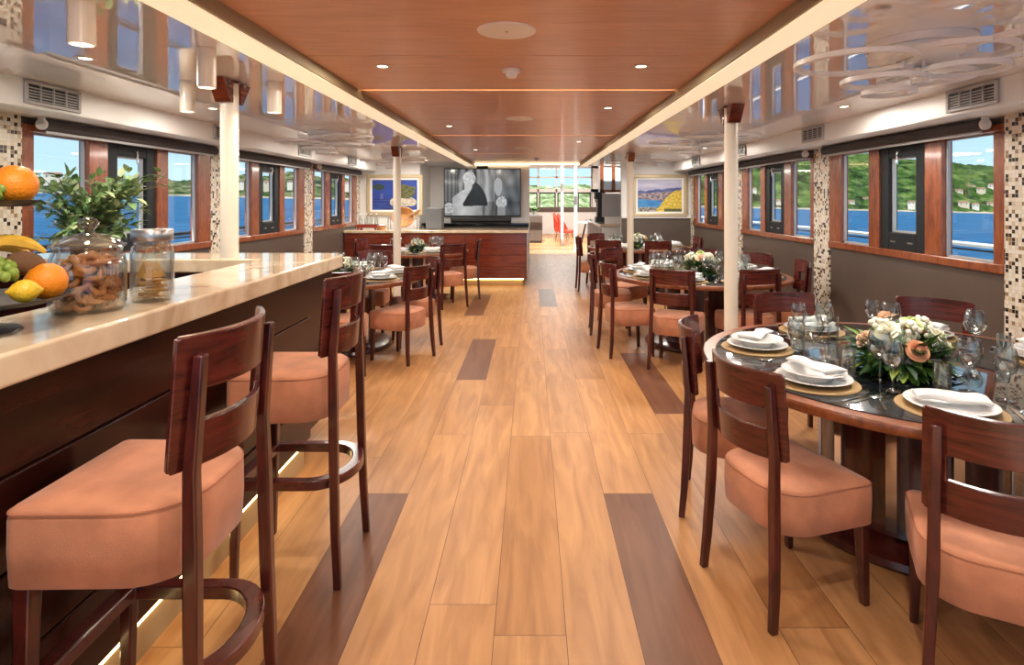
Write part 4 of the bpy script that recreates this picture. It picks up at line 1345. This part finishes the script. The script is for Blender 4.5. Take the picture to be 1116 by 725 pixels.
def mk_banana():
    r = thing('banana', 'ripe banana curving over the lower fruit dish', 'banana')
    pts = []; rs = []
    for k in range(15):
        t = k / 14; a = -.75 + 1.5 * t
        pts.append((.13 * math.sin(a), 0, .13 * math.cos(a) - .13)); rs.append(.018 * min(1, .30 + 2.6 * min(t, 1 - t)) )
    MB().tube(pts, rs, 6).build('peel', 'banana', r, smooth=True)
    MB().tube([pts[0], (pts[0][0] - .014, 0, pts[0][2] - .016)], [.006, .004], 6).build('stem', 'stem', r)
    return r
ban = Kind(mk_banana)
put(ban, .050, .02, F0 + .165, (R(-18), 0, R(28)), 'ripe banana curving over the lower fruit dish')
put(ban, -.02, .075, F0 + .15, (R(-14), 0, R(8)), 'second banana behind the kiwi on the lower dish')
def mk_grapes():
    r = thing('grape_bunch', '', 'grapes', group='green grape bunches on the fruit stand')
    g = random.Random(4); P = []
    k = 0
    while len(P) < 26 and k < 4000:
        k += 1
        t = g.random(); w = .034 * (1 - .55 * t)
        p = Vector((-.06 + .12 * t, g.uniform(-w, w), .016 + g.uniform(0, .032 * (1 - .4 * t))))
        if all((p - o_).length > .0205 for o_ in P): P.append(p)
    for i, p in enumerate(P):
        MB().ball(p, .0125, .0125, .0145, 12, 8).build('grape', 'grape', r, smooth='all')
    MB().tube([(-.075, 0, .05), (-.03, 0, .032), (.04, 0, .024)], [.003, .0025, .0015], 6).build('stem', 'stem', r)
    return r
grp = Kind(mk_grapes)
put(grp, .075, -.025, F0 + .062, (0, R(8), R(-30)), 'green grapes on the lower dish under the banana')
put(grp, .055, -.035, F1 + .006, (0, R(-6), R(-70)), 'green grapes in front of the orange on the upper dish')
put(org, -.10, -.08, F0 + .044, (R(50), 0, 1), 'orange at the hidden left side of the lower dish')
put(org, -.11, .05, F0 + .044, (R(50), 0, 2), 'orange at the back left of the lower dish')

# ficus in a pot on the return of the bar
fc = thing('potted_ficus', 'leafy green ficus in a pot at the window end of the bar', 'plant', (-2.86, 3.77, BZ))
MB().lathe([(0, 0), (.075, 0), (.095, .08), (.105, .085), (.105, .10), (.092, .10), (.085, .08), (0, .08)], 28).build('pot', 'slate', fc, smooth=True)
MB().lathe([(0, .082), (.086, .082), (.088, .086), (0, .088)], 24).build('soil', 'soil', fc)
q = random.Random(31); bs_ = MB(); bl = MB()
for k in range(44):
    a = q.uniform(0, 2 * PI); reach = q.uniform(.15, .44); h = q.uniform(.02, .44)
    if math.cos(a) < -.3: reach *= .8
    P = [Vector((.03 * math.cos(a), .03 * math.sin(a), .08))]
    for i in range(1, 7):
        t = i / 6
        P.append(Vector((reach * t * math.cos(a) + q.uniform(-.02, .02), .62 * reach * t * math.sin(a) + q.uniform(-.02, .02), (.08 + h * t ** .75 - .05 * t * t) + .06 * t)))
    bs_.tube(P, [.005 - .0005 * i for i in range(7)], 5)
    for i in range(2, 7):
        for s in range(4):
            d = (P[i] - P[i - 1]).normalized() + Vector((q.uniform(-1, 1), q.uniform(-1, 1), q.uniform(-.6, .5)))
            L = q.uniform(.06, .105); g = q.random()
            col = mixc((.11, .23, .07), (.28, .42, .17), g) if q.random() < .7 else mixc((.34, .47, .24), (.50, .58, .34), g)
            leaf(bl, P[i] + Vector((q.uniform(-.02, .02),) * 3), d, (0, 0, 1), L, L * .46, col, .2, q.uniform(.1, .5))
bs_.build('stems', 'stem', fc, smooth='all')
bl.build('foliage', 'leaf', fc, smooth='all')
tag(MB().lathe([(0, 0), (.028, 0), (.033, .10), (.031, .10), (.027, .008), (0, .008)], 18, (-2.35, 3.70, BZ)).build('water_glass', 'glass', smooth=True), 'water glass standing on the return of the bar near the ficus', 'glass')

# ------------------------------------------------------------------ ceiling things
def mk_ring_lamp():
    r = thing('ring_lamp', '', 'ceiling lamp', group='white ring lamps on the glossy ceilings')
    MB().lathe([(0, -.085), (.205, -.085), (.215, -.08), (.215, -.046), (.207, -.044), (.207, -.038), (.222, -.036), (.222, -.0005), (0, -.0005)], 48).build('canopy', 'white_plastic', r, smooth=True)
    rings = [(-.31, -.01, -.10, .258), (.07, -.11, -.08, .24), (-.14, .06, -.17, .18), (.17, -.04, -.135, .178), (-.07, .13, -.21, .117), (.30, -.28, -.075, .25), (.20, .26, -.11, .22)]
    for (x, y, z, rad) in rings:
        n = 40
        ol = [(x + rad * math.cos(2 * PI * i / n), y + rad * math.sin(2 * PI * i / n)) for i in range(n)]
        il = [(x + (rad - .026) * math.cos(2 * PI * i / n), y + (rad - .026) * math.sin(2 * PI * i / n)) for i in range(n)]
        vs = []
        for (ox, oy), (ix, iy) in zip(ol, il): vs += [(ox, oy, z - .011), (ox, oy, z + .011), (ix, iy, z + .011), (ix, iy, z - .011)]
        fs_ = [(4 * k + a, 4 * ((k + 1) % n) + a, 4 * ((k + 1) % n) + (a + 1) % 4, 4 * k + (a + 1) % 4) for k in range(n) for a in range(4)]
        b_ = MB().add(vs, fs_)
        rg = b_.build('ring', 'white_plastic', r, smooth=True)
        d = math.hypot(x, y); ux, uy = -x / d, -y / d
        # stem from the ring's inner side up to the canopy
        sx, sy = x + ux * (rad - .013), y + uy * (rad - .013)
        if True: sx, sy = x + ux * (rad - .013), y + uy * (rad - .013)
        if math.hypot(sx, sy) > .19: sx, sy = sx * .19 / math.hypot(sx, sy), sy * .19 / math.hypot(sx, sy)
        st = MB().tube([(sx, sy, -.08), (sx, sy, z - .01)], .006, 6)
        st.box(sx - .022, sx + .022, sy - .014, sy + .014, z - .022, z + .012)
        st.build('stem', 'white_plastic', rg)
    area_light('lamp_light', (0, 0, -.24), .55, RING_W, (1, .93, .84), parent=r)
    return r
ring = Kind(mk_ring_lamp)
for x, y, lb in ((1.80, 2.716, 'white ring lamp above the near right table'), (1.83, 6.4, 'white ring lamp above the middle right table'), (1.83, 10.1, 'white ring lamp above the far right table'),
                 (-2.2, 6.4, 'white ring lamp above the near left table'), (-2.2, 9.5, 'white ring lamp above the far left table')):
    ring.place((x, y, ZC), 0, lb)

def mk_pend():
    r = thing('cylinder_lamp', '', 'ceiling lamp', group='white cylinder lamps over the bar')
    MB().lathe([(0, -.001), (.042, -.001), (.042, -.19), (.036, -.19), (.036, -.17), (0, -.17)], 28).build('body', 'cream', r, smooth=True)
    MB().lathe([(0, -.176), (.035, -.176), (.035, -.171), (0, -.171)], 24).build('lens', 'lamp_on', r)
    area_light('lamp_light', (0, 0, -.192), .06, PEND_W, (1, .84, .62), parent=r)
    return r
pend = Kind(mk_pend)
for x, y, lb in ((-1.57, 2.05, 'white cylinder lamp nearest the camera over the bar'), (-1.57, 2.84, 'white cylinder lamp second along the bar'), (-1.60, 3.66, 'white cylinder lamp over the far end of the bar, beyond the post'), (-2.12, 3.62, 'white cylinder lamp over the bar return, left of the post')):
    pend.place((x, y, ZC), 0, lb)

def mk_down():
    r = thing('downlight', '', 'downlight', group='small recessed downlights in the wooden ceiling')
    MB().lathe([(.030, -.004), (.046, -.005), (.048, -.0005), (.030, -.0005)], 24).build('trim_ring', 'gilt', r, smooth=True)
    MB().lathe([(0, -.003), (.030, -.003), (.030, -.0006), (0, -.0006)], 20).build('lens', 'lamp_on', r)
    area_light('lamp_light', (0, 0, -.012), .07, SPOT_W, (1, .90, .77), parent=r)
    return r
down = Kind(mk_down)
DL = [(-.88, 3.475), (.65, 3.475), (.66, 5.05), (-.88, 6.3), (.65, 8.0), (-.88, 9.3), (-.88, 1.0), (.65, 1.0), (-.1, -.6)]  # those above and behind the camera are unseen, added for their light
nm = ['left downlight of the nearest visible pair', 'right downlight of the nearest visible pair', 'right-hand downlight beyond the first light line', 'left-hand downlight in the middle of the wooden ceiling', 'right-hand downlight towards the television', 'left-hand downlight towards the television', 'added unseen left downlight above the camera', 'added unseen right downlight above the camera', 'added unseen downlight behind the camera']
for (x, y), lb in zip(DL, nm): down.place((x, y, ZW), 0, lb + ('' if 'ceiling' in lb else ', in the wooden ceiling'))

for x, y, lb in ((-2.30, 3.03, 'small round light in the glossy left ceiling nearest the camera'), (-2.55, 4.70, 'small round light in the glossy left ceiling beyond the bar post'), (-2.55, 7.9, 'small round light in the middle of the glossy left ceiling'),
                 (-2.75, 10.5, 'added small round light before the blue painting in the left ceiling'), (-1.95, 10.9, 'added small round light in the left ceiling beside the television'),  # lights at the far end are added to brighten the end walls
                 (2.45, 4.6, 'small round light in the glossy right ceiling nearest the camera'), (2.45, 8.3, 'small round light in the middle of the glossy right ceiling'), (2.45, 10.6, 'added small round light before the coast painting in the right ceiling')):
    down.place((x, y, ZC), 0, lb, 'small round lights in the glossy ceilings')

def mk_spk():
    r = thing('ceiling_speaker', '', 'speaker', group='round white ceiling speakers')
    MB().lathe([(0, -.006), (.12, -.008), (.135, -.006), (.138, -.0005), (0, -.0005)], 40).build('grille', 'white_plastic', r, smooth=True)
    MB().lathe([(0, -.009), (.008, -.009), (.008, -.006), (0, -.006)], 12).build('badge', 'grille', r)
    return r
spk = Kind(mk_spk)
for y, lb in ((2.74, 'round white ceiling speaker nearest the camera'), (5.72, 'round white ceiling speaker beyond the smoke detector'), (9.0, 'round white ceiling speaker farthest along the wood ceiling')):
    spk.place((-.115, y, ZW), 0, lb)
def mk_smoke():
    r = thing('smoke_detector', '', 'smoke detector', group='white smoke detectors')
    MB().lathe([(0, -.018), (.052, -.018), (.056, -.012), (.056, -.0005), (0, -.0005)], 28).build('base', 'white_plastic', r, smooth=True)
    MB().lathe([(0, -.05), (.026, -.05), (.034, -.042), (.038, -.018), (0, -.018)], 24).build('head', 'white_plastic', r, smooth=True)
    return r
smk = Kind(mk_smoke)
smk.place((-.12, 3.57, ZW), 0, 'white smoke detector in the middle of the wood ceiling')
smk.place((.10, 11.2, ZW), 0, 'white smoke detector at the far end of the wood ceiling')

def mk_vent():
    """local: grille plane faces +X, length along Y, hangs from z 0 down"""
    r = thing('air_vent', '', 'air vent', group='grey air vents in the white soffits')
    q = MB()
    for a, c, d, e_ in ((-.22, .22, -.022, 0), (-.22, .22, -.145, -.123), (-.22, -.195, -.123, -.022), (.195, .22, -.123, -.022)):
        q.box(-.006, .010, a, c, d, e_)
    q.build('frame', 'grille', r, bevel=.003)
    MB().box(-.012, -.005, -.2, .2, -.13, -.015).build('backing', 'black', r)
    q = MB()
    for k in range(5): q.box(-.004, .004, -.195, .195, -.045 - .018 * k, -.039 - .018 * k)
    for y in (-.1, 0, .1): q.box(-.003, .006, y - .004, y + .004, -.123, -.022)
    q.build('slats', 'grille', r)
    return r
vent = Kind(mk_vent)
for k, y in enumerate((3.74, 5.85, 7.9, 10.0)):
    od = ('nearest', 'second', 'third', 'farthest')[k]
    vent.place((SL + .008, y, ZC - .006), 0, od + ' grey air vent in the left soffit')
    vent.place((SR - .008, y, ZC - .006), PI, od + ' grey air vent in the right soffit')

def mk_blind():
    r = thing('roller_blind', '', 'blind', group='dark roller blinds above the windows')
    q = MB(); n = 18
    q.loft([[(.042 * math.cos(2 * PI * i / n), y, .042 * math.sin(2 * PI * i / n)) for i in range(n)] for y in (-1.08, 1.08)])
    q.build('fabric_roll', 'blind', r, smooth=True)
    MB().box(-.006, .006, -1.06, 1.06, -.062, -.03).build('bottom_bar', 'grille', r, bevel=.003)
    for y in (-1.09, 1.09):
        q = MB().loft([[(.038 * math.cos(2 * PI * i / n), y + d, .038 * math.sin(2 * PI * i / n)) for i in range(n)] for d in (-.008, .008)])
        q.box(-.02, .02, y - .008, y + .008, 0, .048)
        q.build('end_bracket', 'white_plastic', r, smooth=True)
    return r
blind = Kind(mk_blind)
for k, (p0, p1) in enumerate(BANKS[1:]):
    od = ('beside the camera', 'nearest in view', 'in the middle', 'farthest away')[k]
    for X, sg, sd in ((XL, -1, 'left'), (XR, 1, 'right')):
        blind.place((X - sg * .10, (p0 + p1) / 2, ZS - .048), 0, 'dark roller blind over the %s windows, %s' % (sd, od))
ol = thing('power_outlet', 'white double socket under the left window beside the post', 'socket', (XL + .001, 5.9, .98))
MB().box(0, .008, -.07, .07, -.035, .035).build('plate', 'white_plastic', ol, bevel=.003)
MB().box(.008, .010, -.045, -.015, -.015, .015).box(.008, .010, .015, .045, -.015, .015).build('socket_holes', 'black_plastic', ol)

# ------------------------------------------------------------------ things in the room beyond
def mk_tub():
    r = thing('tub_chair', '', 'chair', group='red tub chairs in the room beyond')
    rings = []
    MB().loft([[(x, y, z) for x, y in round_poly([(-.25, -.22), (.25, -.22), (.25, .26), (-.25, .26)], .1, 5)] for z in (.38, .49)]).build('seat', 'red_fabric', r, smooth=True, bevel=.02)
    n = 20
    def f(u, v):
        a = PI + PI * u
        hh = .40 + (.58 * math.sin(PI * u) ** .8 + .10) * v
        rr = .27 + .05 * v
        return Vector((rr * math.cos(a), rr * math.sin(a) * .95 + .02, hh)), Vector((math.cos(a), math.sin(a), 0))
    MB().sheet(f, [i / n for i in range(n + 1)], [0, .25, .5, .75, 1], .04).build('backrest', 'red_fabric', r, smooth=True, bevel=.01)
    for sx in (-1, 1):
        for sy in (-.2, .22):
            MB().tube([(sx * .19, sy * .9, .40), (sx * .25, sy * 1.25, 0)], [.02, .011], 8).build('leg', 'beech', r, smooth=True)
    return r
for lx, ly, sz in ((1.2, 24.0, 1.6), (1.2, 21.0, 1.6)):  # panels added to brighten the room beyond
    lp = thing('added_light_panel', 'added flat ceiling light brightening the room beyond, %s' % ('at the windows' if ly > 22 else 'over the red chairs'), 'ceiling lamp', (lx, ly, ZB))
    MB().box(-.8, .8, -.5, .5, -.03, 0).build('frame', 'white_plastic', lp, bevel=.004)
    MB().box(-.77, .77, -.47, .47, -.034, -.03).build('diffuser', 'lamp_on', lp)
    area_light('lamp_light', (0, 0, -.05), 1.5, 70, (1, .97, .92), shape='RECTANGLE', parent=lp, size_y=.9)
tub = Kind(mk_tub)
tub.place((1.22, 20.9, 0), facing(-12), 'red tub chair in the room beyond, nearer one')
tub.place((1.12, 22.1, 0), facing(-12), 'red tub chair in the room beyond, farther one')
ct = thing('cafe_table', 'white topped table beside the red chairs in the room beyond', 'table', (2.05, 21.3, 0))
MB().lathe([(0, .72), (.42, .72), (.43, .735), (.42, .75), (0, .75)], 32).build('table_top', 'white_plastic', ct, smooth=True)
for a in (45, 135, 225, 315):
    MB().tube([(.1 * math.cos(R(a)), .1 * math.sin(R(a)), .72), (.33 * math.cos(R(a)), .33 * math.sin(R(a)), 0)], .018, 8).build('leg', 'black', ct, smooth=True)
for x, y, lb in ((1.05, 20.0, 'thin white column left in the room beyond'), (1.30, 17.2, 'thin white column right in the room beyond')):
    c_ = thing('slim_column', lb, 'column', (x, y, 0), 0, 'slim columns in the room beyond')
    MB().lathe([(.05, 0), (.05, ZB)], 16).build('shaft', 'white_plastic', c_, smooth=True)
    MB().lathe([(.05, 0), (.08, 0), (.08, .02), (.05, .03)], 16).build('base', 'steel', c_, smooth=True)
cb = thing('low_cabinet', 'low grey cabinet at the left of the passage beyond the television', 'cabinet', (0.18, 21.5, 0))
MB().box(-.24, .22, -.3, .9, .06, 1.0).build('body', 'grey_panel', cb, bevel=.006)
MB().box(-.22, -.01, -.315, -.3, .08, .97).build('door', 'grey_panel', cb, bevel=.004)
MB().box(.01, .2, -.315, -.3, .08, .97).build('door', 'grey_panel', cb, bevel=.004)
MB().box(-.22, .2, -.28, .88, 0, .06).build('plinth', 'black', cb)
pp = thing('potted_plant', 'small potted plant on the low grey cabinet', 'plant', (.12, 21.6, 1.0))
MB().lathe([(0, 0), (.07, 0), (.09, .14), (.08, .14), (0, .12)], 18).build('pot', 'white_plastic', pp, smooth=True)
b = MB(); q = random.Random(5)
for k in range(50):
    a = q.uniform(0, 6.28); leaf(b, (.03 * math.cos(a), .03 * math.sin(a), .13), (math.cos(a), math.sin(a), q.uniform(.3, 2)), (0, 0, 1), q.uniform(.15, .3), .07, mixc((.03, .1, .02), (.1, .22, .05), q.random()), .2, .5)
b.build('foliage', 'leaf', pp, smooth='all')
sv = thing('service_counter', 'pale service counter behind the far right dining table', 'counter', (0, 0, 0))
MB().box(1.55, 3.0, 12.9, 16.2, .08, .98).build('body', 'white', sv, bevel=.006)
MB().box(1.6, 2.95, 12.95, 16.15, 0, .08).build('plinth', 'black', sv)
MB().box(1.5, 3.05, 12.82, 16.25, .98, 1.03).build('counter_top', 'marble', sv, bevel=.01)
q = MB()
for k in range(4): q.box(1.54, 1.552, 12.95 + .8 * k, 13.7 + .8 * k, .12, .94)
q.build('door', 'grey_panel', sv, bevel=.004)
mo = thing('till_screen', 'grey upright screen standing on the pale service counter', 'screen', (1.85, 13.35, 1.03))
MB().box(-.24, .24, -.02, .03, .14, .68).build('screen_back', 'grille', mo, bevel=.012)
MB().box(-.05, .05, -.03, .05, 0, .15).build('stand', 'steel', mo)
MB().box(-.16, .16, -.1, .12, 0, .012).build('base', 'steel', mo, bevel=.004)
wb = thing('storage_box', 'white open box on the service counter before the grey screen', 'box', (1.86, 13.05, 1.03))
MB().box(-.22, .22, -.1, .1, 0, .14).build('body', 'white_plastic', wb, bevel=.008)
MB().box(-.225, .225, -.105, .105, .14, .155).build('lid', 'white_plastic', wb, bevel=.004)
cm = thing('coffee_machine', 'black coffee machine on the service counter', 'coffee machine', (1.66, 14.3, 1.03))
MB().box(-.1, .12, -.15, .2, 0, .12).box(-.06, .12, -.15, .2, .12, .55).box(-.12, .12, -.15, .2, .55, .72).build('body', 'black_plastic', cm, bevel=.012)
MB().tube([(-.1, -.02, .55), (-.1, -.02, .47)], .016, 10).build('spout', 'chrome', cm)
MB().box(-.1, -.06, -.12, .17, .12, .13).build('drip_tray', 'steel', cm)
wc = thing('wall_cabinet', 'wood framed glass cupboard hanging over the service counter', 'cupboard', (2.1, 15.2, 1.75))
q = MB()
for x in (-.32, -.02, .28): q.box(x, x + .09, -.03, 0, 0, .75)
q.box(-.32, .37, -.03, 0, 0, .07).box(-.32, .37, -.03, 0, .68, .75)
q.build('door_frame', 'window_wood', wc, bevel=.005)
MB().box(-.32, 1.06, 0, .35, 0, .75).build('body', 'white', wc)
MB().box(-.3, .35, -.012, -.008, .06, .7).build('pane', 'pane', wc)
